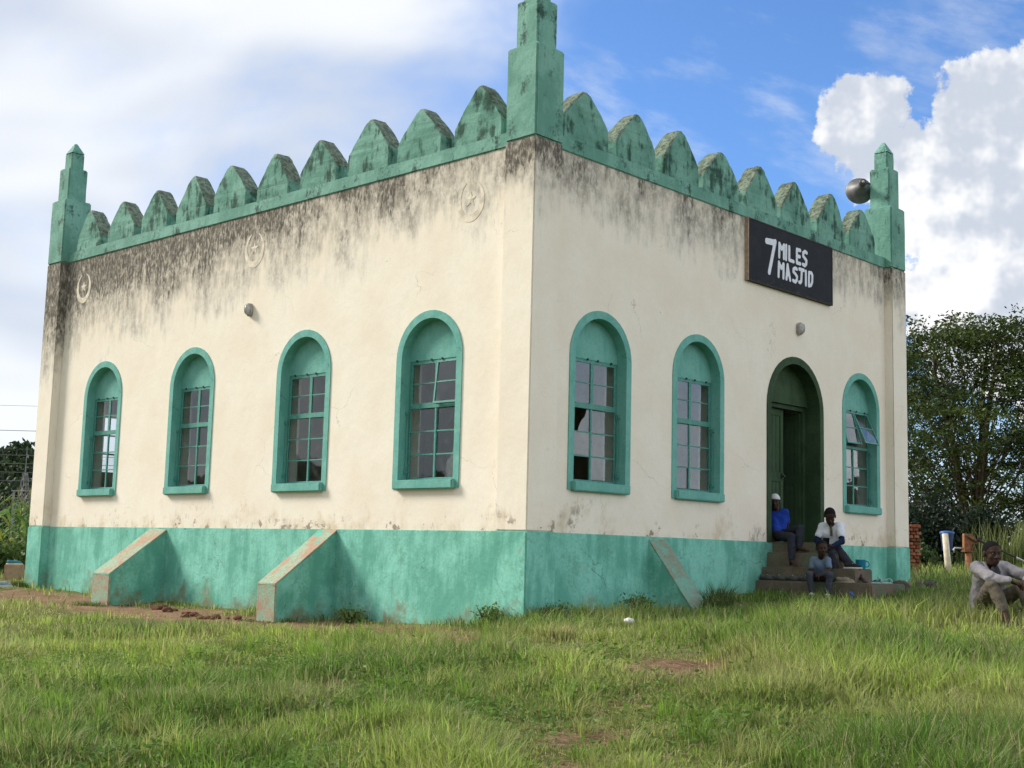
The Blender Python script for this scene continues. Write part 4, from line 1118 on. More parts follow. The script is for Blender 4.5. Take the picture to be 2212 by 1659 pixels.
# boy in blue tee and white cap inside the doorway
blue_ = dict(head=(5.80, .330, .592), neck=(5.86, .335, .488), chest=(5.87, .315, .36), pelvis=(5.80, .285, .12), shA=(5.80, .415, .432), shB=(5.90, .215, .448),
  elA=(5.72, .42, .23), elB=(5.985, .235, .25), wrA=(5.555, .215, .085), wrB=(5.99, .33, .12), hipA=(5.63, .20, .10), hipB=(5.80, .22, .11),
  knA=(5.27, -.27, .075), knB=(5.52, -.26, .205), anA=(5.18, -.322, -.255), anB=(5.37, -.32, -.075), toA=(5.13, -.41, -.315), toB=(5.36, -.46, -.112))
bx0 = dict((k, (v[0]-.02, v[1]-.02, v[2])) for k, v in blue_.items())
person('boy in royal blue tee and white cap sitting in the doorway', bx0, (-.86, -.50, 0), .78, SKIN2, BLUE_T, NAVY_J, hs=.98, sleeve=.7, leg_end=.93, cap=WHITE_CAP,
  hands={'A': ((-.35, -.3, -.85), (-.7, -.5, .3)), 'B': ((.1, .5, -.85), (-.5, .2, -.2))})

# man on the grass
man = dict(head=(2.075, -4.535, -.136), neck=(2.195, -4.478, -.262), chest=(2.300, -4.425, -.390), pelvis=(2.425, -4.300, -.660), shA=(2.075, -4.375, -.288), shB=(2.420, -4.520, -.275),
  elA=(1.89, -4.590, -.375), elB=(2.345, -4.795, -.370), wrA=(1.895, -4.800, -.405), wrB=(2.075, -4.890, -.385), hipA=(2.285, -4.310, -.675), hipB=(2.440, -4.390, -.672),
  knA=(1.895, -4.610, -.440), knB=(2.215, -4.775, -.470), anA=(1.875, -4.735, -.725), anB=(2.130, -4.905, -.735), toA=(1.775, -4.815, -.795), toB=(2.035, -5.010, -.795))
_, at_m, put_m = person('man in open lilac-grey shirt sitting on the grass with arms on his knees', man, (-.62, -.78, -.06), .92, SKIN2, LILAC, KHAKI, hs=1.10, sleeve=1.86, leg_end=.86,
  hands={'A': ((.35, -.75, -.35), (-.3, -.2, -.9)), 'B': ((-.75, -.15, -.5), (-.1, -.1, -.9))}, curl=(20, 45), wr=.018,
  hem=[((2.30, -4.36, -.56), (2.26, -4.30, -.74), .13, .10), ((2.40, -4.30, -.5), (2.44, -4.22, -.75), .13, .12)])
UNDER = cloth('dark_undershirt', (.045, .045, .05))
me = sdf_mesh('undershirt', [('e', (2.115, -4.545, -.345), (.060, .050, .095), None)], .007, .01, wr=.006); put_m(me, 'undershirt', UNDER)
MOUST = simple('grey_stubble', (.03, .028, .028), .9, .1, .3, 60)
for sx_ in (-1, 1):   # collar flaps
    c = np.array((2.135, -4.505, -.268))+np.array((.79, -.62, 0))*-.062*sx_
    me = sdf_mesh('collar', [('c', tuple(c+np.array((.03, .03, .03))), tuple(c+np.array((-.035, -.045, -.045))), .016, .013)], .006, .01); put_m(me, 'collar', LILAC)

# person inside, seen through the broken pane
ins_ = dict(head=(1.28, .72, .80), neck=(1.33, .76, .68), chest=(1.36, .80, .52), pelvis=(1.45, .88, .14), shA=(1.22, .88, .62), shB=(1.46, .70, .62), elA=(1.16, .80, .40), elB=(1.44, .58, .40),
  wrA=(1.10, .66, .26), wrB=(1.28, .56, .26), hipA=(1.36, .95, .11), hipB=(1.53, .84, .11), knA=(1.02, .98, .12), knB=(1.42, .56, .16), anA=(1.16, .66, .07), anB=(1.10, .60, .07), toA=(1.30, .60, .05), toB=(1.00, .64, .05))
person('person in white cap just inside the broken window pane', ins_, (-.8, -.6, 0), .82, SKIN, WHITE_T, CHAR, hs=1.0, sleeve=.6, cap=WHITE_CAP)

# ------------------------------------------------------------------ small things on and round the steps
def shoe(loc, rz, label, up_c, sole_c, s=1.0, strap=None, name='shoe', tilt=0.0, group='shoes left on the steps'):
    t = empty(name, loc, rz); tag(t, label, 'shoe', group); t.rotation_euler = (0, tilt, rz)
    n = 18
    def ol(k, z): return [(s*(.135*math.cos(a)+.0), s*k*(.042+.010*math.cos(a))*math.sin(a), z) for a in np.linspace(0, 2*math.pi, n, endpoint=False)]
    mb = MB(); vs = ol(1, .0)+ol(1.03, .012*s)+ol(1.0, .024*s); mb.add(vs, [(L*n+k, L*n+(k+1) % n, (L+1)*n+(k+1) % n, (L+1)*n+k) for L in range(2) for k in range(n)]+[tuple(range(n))[::-1], tuple(range(2*n, 3*n))]); mb.build('sole', sole_c, t, 0, True)
    if strap is None:
        me = sdf_mesh('upper', [('c', (-.085*s, 0, .052*s), (.03*s, 0, .042*s), .040*s, .036*s), ('c', (.02*s, 0, .038*s), (.095*s, 0, .028*s), .036*s, .026*s), ('s', (-.06*s, 0, .10*s), (.055*s, .026*s, .05*s), None, .012)], .006*s, .015)
        u_ = link('upper', me, up_c, t)
        mb = MB()
        for i in range(3): mb.tube([((.0+.02*i)*s, -.022*s, (.074-.008*i)*s), ((.0+.02*i)*s, 0, (.083-.009*i)*s), ((.0+.02*i)*s, .022*s, (.074-.008*i)*s)], .004*s, 5)
        mb.build('lace', SHOEW, t)
    else:
        mb = MB(); mb.tube([(.0, -.048*s, .02), (.02*s, -.03*s, .06*s), (.03*s, 0, .068*s), (.02*s, .03*s, .06*s), (.0, .048*s, .02)], .012*s, 6); mb.tube([(.08*s, 0, .022), (.06*s, 0, .05*s), (.03*s, 0, .068*s)], .007*s, 6); mb.build('strap', strap, t, 0, True)
    return t
DK = simple('worn_dark_shoe', (.085, .088, .080), .85, .2, .3, 18); DKS = simple('dark_sole', (.03, .03, .028), .9, .2, .2, 18); MINT = simple('mint_plastic', (.24, .42, .36), .6, .3, .1, 18); TAN = simple('tan_shoe', (.26, .22, .16), .85, .2, .25, 18)
ORG = simple('orange_sandal', (.40, .14, .05), .7, .3, .2, 18); TEAL = simple('teal_canvas', (.05, .20, .25), .85, .2, .2, 18); BLK = simple('black_canvas', (.02, .02, .022), .85, .2, .2, 18)
zs_ = -.541
shoe((5.065, -.02, zs_), R(-84), 'dark worn shoe on the lowest step nearest the wall', DK, DKS)
shoe((5.075, -.20, zs_), R(-95), 'dark worn shoe second from the wall on the lowest step', DK, DKS)
shoe((5.070, -.42, zs_), R(-88), 'dark worn shoe third from the wall with round eyelets', DK, DKS)
shoe((5.080, -.62, zs_), R(-80), 'dark worn shoe beside the boy in grey tee', DK, DKS)
shoe((5.11, -1.205, zs_), R(-72), 'tan lace-up shoe between the feet of the boy in white', TAN, TAN)
shoe((5.36, -1.57, zs_), R(-20), 'mint slip-on sandal at the front corner of the lowest step', MINT, MINT, strap=MINT)
shoe((5.62, -1.58, zs_), R(15), 'mint slip-on sandal further along the front edge of the lowest step', MINT, MINT, strap=MINT)
shoe((5.30, -1.22, -.349), R(-70), 'black canvas shoe with pale laces beside the turquoise mug', BLK, SHOEW, .95)
shoe((5.33, -.83, -.349), R(-60), 'dark green sandal behind the boy in grey tee', DK, DKS, .9, strap=simple('green_strap', (.03, .09, .05), .7, .3, .2, 18))
# mug
MUGC = simple('turquoise_plastic', (.015, .22, .36), .35, .5, .08, 10)
mg = empty('mug', (5.50, -1.23, -.350)); tag(mg, 'turquoise plastic mug standing on the second step', 'mug')
mb = MB(); mb.add(*lathe([(0, 0), (.056, 0), (.063, .01), (.072, .125), (.075, .13), (.070, .13), (.060, .012), (0, .012)], 24)); mb.build('cup', MUGC, mg, 0, True)
mb = MB(); hx = np.array((.55, -.83, 0)); mb.tube([tuple(hx*.068+np.array((0, 0, .11))), tuple(hx*.105+np.array((0, 0, .10))), tuple(hx*.115+np.array((0, 0, .065))), tuple(hx*.10+np.array((0, 0, .035))), tuple(hx*.062+np.array((0, 0, .03)))], .008, 8); mb.build('handle', MUGC, mg, 0, True)
# rubble beside the steps
STONE = concrete_mat('dark_rubble', (.07, .062, .05), (.12, .10, .08), (.03, .028, .022))
def rock(name, loc, r, mat, seed, label, cat, group=None, flat=.7):
    bm = bmesh.new(); bmesh.ops.create_icosphere(bm, subdivisions=2, radius=1.0)
    rr = np.random.default_rng(seed)
    pl = [nrm(rr.normal(size=3)) for _ in range(7)]; dd_ = [rr.uniform(.6, .9) for _ in pl]
    for v in bm.verts:
        c = np.array(v.co)
        for n_, d_ in zip(pl, dd_):
            e_ = c@n_-d_
            if e_ > 0: c = c-n_*e_
        c = c+rr.normal(size=3)*.02
        v.co = (c[0]*r, c[1]*r*rr.uniform(.97, 1.03), c[2]*r*flat)
    me = bpy.data.meshes.new(name); bm.to_mesh(me); bm.free()
    o = link(name, me, mat); o.location = loc; o.rotation_euler = (0, 0, seed*1.3); tag(o, label, cat, group)
    return o
k_ = 0
for x, y, r in ((6.15, -1.52, .15), (6.4, -1.35, .17), (6.72, -1.15, .15), (7.1, -.95, .16), (7.6, -1.05, .12), (8.1, -1.0, .10), (7.3, -.55, .14), (8.6, -.75, .13)):
    k_ += 1
    rock('rubble_stone', (x, y, gz1(x, y)+r*.3), r, STONE, k_, 'dark rubble stone at the broken end of the steps', 'stone', 'rubble stones beside the steps')
SOIL = simple('red_clay', (.125, .058, .036), .95, .1, .3, 20, bump=.5)
rr = random.Random(5)
for i in range(22):
    t = i/21; x = -.30-.62*math.sin(t*1.5)*.8+rr.uniform(-.09, .09); y = 6.7-2.6*t+rr.uniform(-.1, .1); r = rr.uniform(.035, .095)
    rock('soil_clod', (x-.25, y, gz1(x-.25, y)+r*.2), r, SOIL, 30+i, 'red clay clod in the row dug up between the two side buttresses', 'clod', 'clay clods along the side wall', .6)
LITW = simple('white_litter', (.62, .60, .55), .8, .2, .1, 20)
o = rock('white_stone', (.04, -1.46, gz1(.04, -1.46)+.09), .065, LITW, 77, 'small white stone in the grass before the right-hand wall', 'stone')
BLUEP = simple('blue_plastic', (.02, .10, .45), .4, .4, .1, 10)
bc = empty('bottle_cap', (3.9, -1.95, gz1(3.9, -1.95)+.10)); tag(bc, 'bright blue plastic cap lying in grass before the steps', 'litter'); bc.rotation_euler = (.9, .3, .4)
mb = MB(); mb.add(*lathe([(0, .03), (.03, .03), (.034, .026), (.036, 0), (.031, 0), (.028, .024), (0, .024)], 18)); mb.build('cap', BLUEP, bc, 0, True)
# cloth bundle behind window
CLB = cloth('pale_cloth', (.40, .36, .31))
def sheet(poly, name, label):
    """crumpled cloth with thickness hanging inside the window"""
    n = 14; vs, fs = [], []
    P0, P1, P2, P3 = [np.array(p) for p in poly]
    for d in (0, .012):
        for i in range(n+1):
            for j in range(n+1):
                a, b = i/n, j/n
                p = (P0*(1-a)+P1*a)*(1-b)+(P3*(1-a)+P2*a)*b
                w = (fbm(a*4+.3, b*4, 6, 3)-.5)*.16
                vs.append((p[0]+w+d, p[1]+w*.3, p[2]+(fbm(a*5, b*3, 9, 2)-.5)*.06))
    N = (n+1)**2
    for i in range(n):
        for j in range(n):
            q_ = i*(n+1)+j; fs += [(q_, q_+1, q_+n+2, q_+n+1), (N+q_, N+q_+n+1, N+q_+n+2, N+q_+1)]
    for i in range(n):
        fs += [(i, N+i, N+i+1, i+1), (n*(n+1)+i, n*(n+1)+i+1, N+n*(n+1)+i+1, N+n*(n+1)+i), (i*(n+1), (i+1)*(n+1), N+(i+1)*(n+1), N+i*(n+1)), (i*(n+1)+n, N+i*(n+1)+n, N+(i+1)*(n+1)+n, (i+1)*(n+1)+n)]
    mb = MB(); mb.add(vs, fs); o = mb.build(name, CLB, None, 0, True); tag(o, label, 'cloth'); return o
sheet([(.56, 1.98, .66), (.50, 1.42, .66), (.52, 1.52, .98), (.55, 1.80, 1.12)], 'cloth_bundle', 'pale crumpled cloth bundled inside the side window nearest the corner')

# ------------------------------------------------------------------ handwashing post, pump, bricks on the right
def conc_like(name, c): return simple(name, c, .9, .15, .18, 9, bump=.3)
POSTM = simple('limewashed_post', (.62, .55, .42), .85, .15, .15, 7)
pz = gz1(20.84, 4.59)
po = empty('white_post', (20.84, 4.59, pz)); tag(po, 'leaning white post standing in front of the blue bucket', 'post')
mb = MB(); mb.tube([(.03, 0, -.2), (0, 0, .35), (-.04, .04, 1.035)], [.078, .082, .078], 12); mb.build('shaft', POSTM, po, .012, True)
BK = simple('blue_bucket_plastic', (.018, .045, .13), .45, .4, .12, 8); BKL = simple('blue_lid_plastic', (.03, .09, .30), .4, .4, .1, 8)
bk = empty('bucket', (21.07, 4.70, pz+.60)); tag(bk, 'blue lidded bucket raised behind the white post', 'bucket')
mb = MB(); mb.add(*lathe([(0, 0), (.12, 0), (.125, .02), (.165, .43), (.165, .44), (0, .44)], 24)); mb.build('body', BK, bk, 0, True)
mb = MB(); mb.add(*lathe([(.178, .43), (.182, .44), (.182, .475), (.16, .495), (.06, .51), (0, .51)], 24)); mb.build('lid', BKL, bk, 0, True)
mb = MB(); mb.tube([(0, 0, -.8), (0, 0, 0)], .05, 8); mb.build('stand', POSTM, bk)
RUST = simple('rusty_pump_iron', (.26, .115, .055), .85, .25, .3, 11, bump=.4); GALV = simple('galvanised_pipe', (.42, .43, .42), .45, .5, .15, 15, metallic=.5)
ux = np.array((.685, -.73, 0)); gzp = gz1(22.17, 4.63)
pu = empty('hand_pump', (22.17, 4.63, gzp)); tag(pu, 'rusty hand pump with long lever behind the seated man', 'hand pump')
def bxo(mb, c, w, dpt, h):      # box turned to face the viewer's side
    f_ = np.array((.73, .685, 0)); c = np.array(c)
    vs = [c+ux*a*w/2+f_*b*dpt/2+np.array((0, 0, z)) for z in (0, h) for a, b in ((-1, -1), (1, -1), (1, 1), (-1, 1))]
    return mb.add(vs, [(0, 3, 2, 1), (4, 5, 6, 7), (0, 1, 5, 4), (1, 2, 6, 5), (2, 3, 7, 6), (3, 0, 4, 7)])
mb = MB(); mb.tube([(0, 0, -.3), (0, 0, .60)], .088, 14); mb.build('pedestal', RUST, pu, 0, True)
mb = MB(); bxo(mb, (0, 0, .59), .30, .26, .03); mb.build('flange', RUST, pu, .005)
mb = MB()
c_ = np.array((0, 0, .62)); f_ = np.array((.73, .685, 0))
pf = [(-.13, 0), (.09, 0), (.12, .17), (.24, .20), (.235, .25), (.06, .44), (-.13, .44)]
vs = [c_+ux*a+f_*b+np.array((0, 0, z)) for b in (-.085, .085) for a, z in pf]; n = len(pf)
mb.add(vs, [tuple(range(n))[::-1], tuple(range(n, 2*n))]+[(k, (k+1) % n, n+(k+1) % n, n+k) for k in range(n)]); mb.build('head', RUST, pu, .008)
mb = MB(); p0 = c_+np.array((0, 0, .31)); mb.tube([p0+ux*-.1-f_*.12+np.array((0, 0, .10)), p0-f_*.12+ux*.02, p0+ux*.14-f_*.12+np.array((0, 0, -.07)), p0+ux*.26-f_*.10+np.array((0, 0, -.05)), p0+ux*.75-f_*.1+np.array((0, 0, -.25)), p0+ux*1.25-f_*.1+np.array((0, 0, -.48))], [.016, .02, .02, .03, .025, .022], 8); mb.build('lever', IRON, pu, 0, True)
mb = MB(); mb.tube([p0+ux*1.2-f_*.1+np.array((0, 0, -.457)), p0+ux*1.42-f_*.1+np.array((0, 0, -.555))], .03, 8); mb.build('lever_grip', GALV, pu, 0, True)
mb = MB(); mb.add(*lathe([(0, -.02), (.045, -.02), (.045, .02), (0, .02)], 14, Vector(f_), Vector(p0+ux*.24-f_*.13))); mb.build('pivot', IRON, pu)
mb = MB(); q0 = np.array((0, 0, .68)); mb.tube([q0-ux*.08, q0-ux*.25, q0-ux*.36+np.array((0, 0, .005)), q0-ux*.375+np.array((0, 0, -.03)), q0-ux*.375+np.array((0, 0, -.12))], .024, 10); mb.build('spout', GALV, pu, 0, True)
mb = MB(); mb.tube([c_+ux*.10-f_*.1+np.array((0, 0, .18)), c_+ux*.05-f_*.1+np.array((0, 0, .05)), c_+ux*.06-f_*.1+np.array((0, 0, -.02))], .01, 6); mb.build('chain_rod', IRON, pu)
# low concrete kerb of the pump apron
kz = gz1(17.4, 3.8)
mb = MB(); cc = np.array((17.6, 3.6, kz-.3)); bxo(mb, cc, 2.2, .5, .36)
o = mb.build('concrete_kerb', conc_like('kerb_concrete', (.33, .28, .20)), None, .02); tag(o, 'low worn concrete kerb in the grass beyond the far corner', 'kerb')
# stacked brick wall
BRICK = []
for i, c in enumerate(((.22, .075, .04), (.28, .10, .055), (.17, .065, .04), (.30, .14, .085))): BRICK.append(simple('fired_brick_%d' % i if False else 'fired_brick', c, .95, .1, .25, 25, bump=.4))
bw0 = np.array((15.62, 2.80)); bz = gz1(*bw0)
BWt = empty('brick_wall', (bw0[0], bw0[1], bz)); tag(BWt, 'low red brick wall end beside the far corner pier', 'brick wall')
bme = [MB().box((-.052, -.105, 0), (.052, .105, .062)).mesh('brick', .006, 1) for _ in range(4)]
for i, me in enumerate(bme): jitter(me, .004, 20, i*3); me.materials.append(BRICK[i])
rr = random.Random(2)
for row in range(15):
    for c in range(7):
        o = link('brick', bme[rr.randrange(4)], None, BWt)
        dx = -(c+.5)*.117-(.05 if row % 2 else 0)
        o.location = (ux[0]*dx+rr.uniform(-.01, .01), ux[1]*dx+rr.uniform(-.012, .012), row*.074-.02)
        o.rotation_euler = (rr.uniform(-.03, .03), rr.uniform(-.04, .04), math.atan2(ux[1], ux[0])+rr.uniform(-.05, .05))
mb = MB(); f_ = np.array((.73, .685, 0)); bxo(mb, -ux*.43+f_*.03, .78, .14, 1.09); mb.build('mortar', simple('mud_mortar', (.12, .06, .035), .95, .1, .3, 15), BWt)

# ------------------------------------------------------------------ left side things
BLOCKM = conc_like('pinkish_block', (.36, .25, .17))
bl = empty('concrete_block', (.98, 14.25, gz1(.98, 14.25))); tag(bl, 'pale concrete block lying beyond the far left corner', 'block')
me = MB().box((-.2, -.16, -.2), (.2, .16, .27)).mesh('block', .015); jitter(me, .008, 6); link('body', me, BLOCKM, bl); bl.rotation_euler = (0, 0, R(55))
shoe((.96, 14.22, gz1(.98, 14.25)+.262), R(-35), 'teal canvas shoe with white sole on the concrete block', TEAL, SHOEW, 1.15, group='stray shoes on the left')
shoe((-.62, 11.35, gz1(-.62, 11.35)+.03), R(-40), 'pale teal shoe lying on the bare ground at the left edge', simple('pale_teal', (.22, .34, .38), .85, .2, .2, 18), SHOEW, 1.1, group='stray shoes on the left')

# leaves: many small faces
def leaf_mesh(name, C_, size, cols, flat=.0, asp=.5, rg=rng):
    n = len(C_)
    a = rg.normal(size=(n, 3)); a[:, 2] *= (1-flat); a /= np.linalg.norm(a, axis=1)[:, None]
    b = rg.normal(size=(n, 3)); b[:, 2] *= (1-flat); b -= a*(a*b).sum(1)[:, None]; b /= np.linalg.norm(b, axis=1)[:, None]
    s_ = (size*rg.uniform(.6, 1.3, n))[:, None]
    V_ = np.stack([C_-a*s_, C_+b*s_*asp, C_+a*s_, C_-b*s_*asp], 1).reshape(-1, 3)
    F_ = np.arange(4*n).reshape(-1, 4)
    me = np_mesh(name, V_, F_)
    tint_attr(me, np.repeat(cols, 4, axis=0))
    return me
def greens(n, c0, c1, rg=rng, yel=.0):
    t = rg.random((n, 1)); c = np.array(c0)*(1-t)+np.array(c1)*t
    return c*rg.uniform(.8, 1.2, (n, 1))

def big_tree(name, label, base, H, rad, nclump, leaves, lsize, c0, c1, seed, low=.16, stems=3, squash=.38, crown_r=(.55, 1.0), group=None):
    rg = np.random.default_rng(seed); base = np.array(base)
    T = empty(name, tuple(base)); tag(T, label, 'tree', group)
    mb = MB(); stem_pts = []
    for s in range(stems):
        a = 2*math.pi*s/stems+rg.uniform(-.4, .4); out = rg.uniform(.12, .30)*rad
        pts = []
        for i in range(9):
            t = i/8
            pts.append(np.array((math.cos(a)*out*t**1.2+rg.normal()*.05*t*rad*.3, math.sin(a)*out*t**1.2+rg.normal()*.05*t*rad*.3, H*.92*t-.3*(1-t))))
        r0 = .020*H
        mb.tube(pts, [r0*(1-.9*(i/8))**.9+.012 for i in range(9)], 7); stem_pts.append(pts)
    Cs, Ls, Col_ = [], [], []
    for c in range(nclump):
        t = low+(1-low)*rg.random()**.85
        prof_ = math.sin(math.pi*min(1, (t-low*.6)/(1-low*.6))**.75)**.6 if t < 1 else 0
        a = rg.uniform(0, 2*math.pi); rr_ = rad*prof_*(rg.random()**.45)
        P_ = np.array((math.cos(a)*rr_, math.sin(a)*rr_, t*H+rg.normal()*.1))
        st_ = stem_pts[int(rg.integers(stems))]
        k = int(np.clip((t-.22-rr_/H*.35)*8, 1, 8)); A_ = st_[k]
        mid = (A_+P_)/2+np.array((0, 0, -.10*rr_))
        tt = np.linspace(0, 1, 6)[:, None]
        cur = A_*(1-tt)**2+2*mid*tt*(1-tt)+P_*tt**2
        rb = .010*H*(1-.7*k/8)*.32
        mb.tube(list(cur), [rb*(1-.8*i/5)+.006 for i in range(6)], 5, False)
        cr = rg.uniform(*crown_r)*rad*.26
        n = int(leaves*rg.uniform(.7, 1.3))
        q_ = rg.normal(size=(n, 3)); q_ /= np.linalg.norm(q_, axis=1)[:, None]; q_ *= (rg.random((n, 1))**.4)
        # a few sub-sprays keep the outline uneven
        ns = 7; sc_ = np.clip(rg.normal(size=(ns, 3)), -1.4, 1.4)*np.array((1, 1, squash))*cr*.75
        w = sc_[rg.integers(ns, size=n)]
        Cs.append(P_+w+q_*np.array((1, 1, squash*1.1))*cr*.55)
        lum = rg.uniform(.7, 1.25)
        Col_.append(greens(n, c0, c1, rg)*lum*(np.array((1.25, 1.12, .8)) if rg.random() < .25 else 1))
    mb.build('trunk', BARK, T, 0, True)
    C_ = np.concatenate(Cs); C_ = C_[C_[:, 2] > .15]
    cl = np.concatenate(Col_)[:len(C_)]
    me = leaf_mesh('crown', C_, np.full(len(C_), lsize), cl, .35, .45, rg)
    link('crown', me, LEAF, T)
    return T
big_tree('feathery_tree', 'tall feathery tree with open crown behind the hand pump', (33.9, 9.6, gz1(33.9, 9.6)), 8.9, 4.7, 150, 310, .078, (.022, .045, .012), (.088, .128, .030), 3, low=.17, stems=3, squash=.30, crown_r=(.75, 1.25), group='trees behind the pump')
big_tree('feathery_tree', 'second feathery tree crown behind the right pier', (35.5, 14.2, gz1(35.5, 14.2)), 8.4, 3.9, 70, 260, .078, (.022, .044, .014), (.065, .100, .027), 8, low=.15, stems=2, squash=.30, crown_r=(.75, 1.25), group='trees behind the pump')
big_tree('feathery_tree', 'third feathery tree at the right edge of view', (36.2, 6.2, gz1(36.2, 6.2)), 8.8, 4.0, 95, 300, .074, (.028, .055, .015), (.095, .140, .032), 12, low=.17, stems=2, squash=.30, crown_r=(.75, 1.25), group='trees behind the pump')
def bush(label, base, h, rad, n, ls, c0, c1, seed, name='bush', group='bushes beyond the wall'):
    rg = np.random.default_rng(seed); T = empty(name, base); tag(T, label, 'bush', group)
    mb = MB()
    for k in range(6):
        a = rg.uniform(0, 6.28); mb.tube([(0, 0, -.1), (math.cos(a)*rad*.25, math.sin(a)*rad*.25, h*.4), (math.cos(a)*rad*.5, math.sin(a)*rad*.5, h*.8)], [.03, .02, .008], 5)
    mb.build('stem', BARK, T)
    ns = 26; q_ = rg.normal(size=(ns, 3)); q_ /= np.linalg.norm(q_, axis=1)[:, None]; q_ *= rg.random((ns, 1))**.35
    cc = q_*np.array((rad*.8, rad*.8, h*.45))+np.array((0, 0, h*.5))
    k = rg.integers(ns, size=n); C_ = cc[k]+rg.normal(size=(n, 3))*rad*.17
    C_ = C_[C_[:, 2] > 0.02]
    link('foliage', leaf_mesh('foliage', C_, np.full(len(C_), ls), greens(len(C_), c0, c1, rg), 0, .5, rg), LEAF, T)
    return T
bush('dark glossy bush between the brick wall and the blue bucket', (24.9, 7.0, gz1(24.9, 7.0)), 2.4, 1.15, 5200, .075, (.010, .022, .012), (.022, .042, .020), 1)
bush('second dark bush right behind the blue bucket', (26.4, 5.9, gz1(26.4, 5.9)), 2.0, .95, 3600, .075, (.012, .026, .012), (.028, .050, .022), 2)
bush('low light green bush at the foot of the brick wall', (21.8, 6.0, gz1(21.8, 6.0)), .75, .85, 2600, .06, (.035, .065, .02), (.075, .12, .03), 3)
bush('dark scrub behind the tall grass at the right', (35.0, 6.6, gz1(35, 6.6)), 2.3, 2.4, 5200, .10, (.014, .030, .012), (.040, .065, .022), 4)
bush('grey-green scrub at the right edge behind the tall grass', (37.5, 2.5, gz1(37, 2.5)), 2.4, 2.4, 5200, .10, (.020, .038, .016), (.055, .080, .030), 5)
bush('leafy crop patch at the left edge before the maize', (.4, 17.6, gz1(.4, 17.6)), .85, 1.2, 4200, .07, (.055, .105, .022), (.120, .190, .042), 6, 'crop_bush', 'crop plants at the left')
bush('leafy crop patch nearer the far left corner', (2.2, 17.9, gz1(2.2, 17.9)), .75, 1.1, 3600, .07, (.050, .100, .022), (.110, .175, .040), 7, 'crop_bush', 'crop plants at the left')

# maize
def maize_mesh(seed):
    rg = np.random.default_rng(seed); h = 1.75; vs, fs, cl = [], [], []
    def ribbon(pts, ws, side):
        o = len(vs)
        for p, w in zip(pts, ws): vs.append(p-side*w/2); vs.append(p+side*w/2)
        for i in range(len(pts)-1): fs.append((o+2*i, o+2*i+1, o+2*i+3, o+2*i+2))
    for k in range(11):
        z = .25+h*.8*k/11; a = k*2.6+rg.uniform(-.4, .4); d = np.array((math.cos(a), math.sin(a), 0)); L = rg.uniform(.55, .85)
        pts = [np.array((0, 0, z))+d*L*t+np.array((0, 0, .42*L*math.sin(t*2.6)-.12*L*t*t)) for t in np.linspace(0, 1, 8)]
        c = np.array((.12, .21, .045))*rg.uniform(.8, 1.4) if rg.random() > .15 else np.array((.34, .36, .06))
        n0 = len(vs); ribbon(pts, [.03, .07, .085, .085, .075, .06, .035, .006], np.cross(d, (0, 0, 1))); cl += [c]*(len(vs)-n0)
    n0 = len(vs)
    for i in range(5):
        a = rg.uniform(0, 6.28); d = np.array((math.cos(a), math.sin(a), 0)); ribbon([np.array((0, 0, h)), np.array((0, 0, h+.15))+d*.06, np.array((0, 0, h+.28))+d*.14], [.012, .02, .006], np.cross(d, (0, 0, 1)))
    cl += [np.array((.22, .20, .09))]*(len(vs)-n0)
    me = np_mesh('leaves', np.array(vs), np.array(fs)); tint_attr(me, np.array(cl)); me.materials.append(GRASS)
    return me
mz = [maize_mesh(i) for i in range(4)]
stalk = MB().tube([(0, 0, -.1), (0, 0, 1.0), (.01, 0, 1.8)], [.018, .014, .006], 6).mesh('stalk'); stalk.materials.append(simple('maize_stalk', (.09, .15, .04), .8, .2, .2, 10))
rr = random.Random(9)
for i in range(34):
    r_, a_ = rr.uniform(32, 46), R(rr.uniform(61.5, 66.5)); x, y = CAM[0]+r_*math.cos(a_), CAM[1]+r_*math.sin(a_)
    T = empty('maize_plant', (x, y, gz1(x, y)-.1), rr.uniform(0, 6.28)); T.scale = (1, 1, rr.uniform(.9, 1.15)); tag(T, 'tall maize plant in the plot at the left edge', 'maize', 'maize plants at the left edge')
    link('leaves', mz[i % 4], None, T); link('stalk', stalk, None, T)

# ------------------------------------------------------------------ hills round the site, far wood
def hill_h(th):
    th = np.degrees(th) % 360
    left_ = np.clip((th-62.7)/2.2, 0, 1)*np.clip((150-th)/25, 0, 1)
    base = 3.2+0*th
    h = base+left_*(15.2+2.6*np.sin(th*.35)+1.5*np.sin(th*.9+1))
    back = np.clip((th-150)/20, 0, 1)*np.clip((355-th)/12, 0, 1)
    return h+back*(15+8*np.sin(th*.09+1.0)+3*np.sin(th*.31))
th = np.linspace(0, 2*math.pi, 721)
rad_ = np.array([170, 190, 210, 228, 244, 256, 266, 280, 310, 360]); pr_h = np.array([0, .10, .30, .58, .84, .97, 1.0, .95, .7, .4])
TH_, RD = np.meshgrid(th, rad_, indexing='ij')
Xh, Yh = RD*np.cos(TH_), RD*np.sin(TH_)
Zh = -1.6+(hill_h(TH_)+1.2)*pr_h[None, :]+(fbm(Xh*.12, Yh*.12, 2, 4)-.5)*3.4*pr_h[None, :]
Zh[-1] = Zh[0]
nt_, nr_ = TH_.shape; ii, jj = np.meshgrid(np.arange(nt_-1), np.arange(nr_-1), indexing='ij'); q = (ii*nr_+jj).ravel()
me = np_mesh('hills', np.c_[Xh.ravel(), Yh.ravel(), Zh.ravel()], np.c_[q, q+nr_, q+nr_+1, q+1])
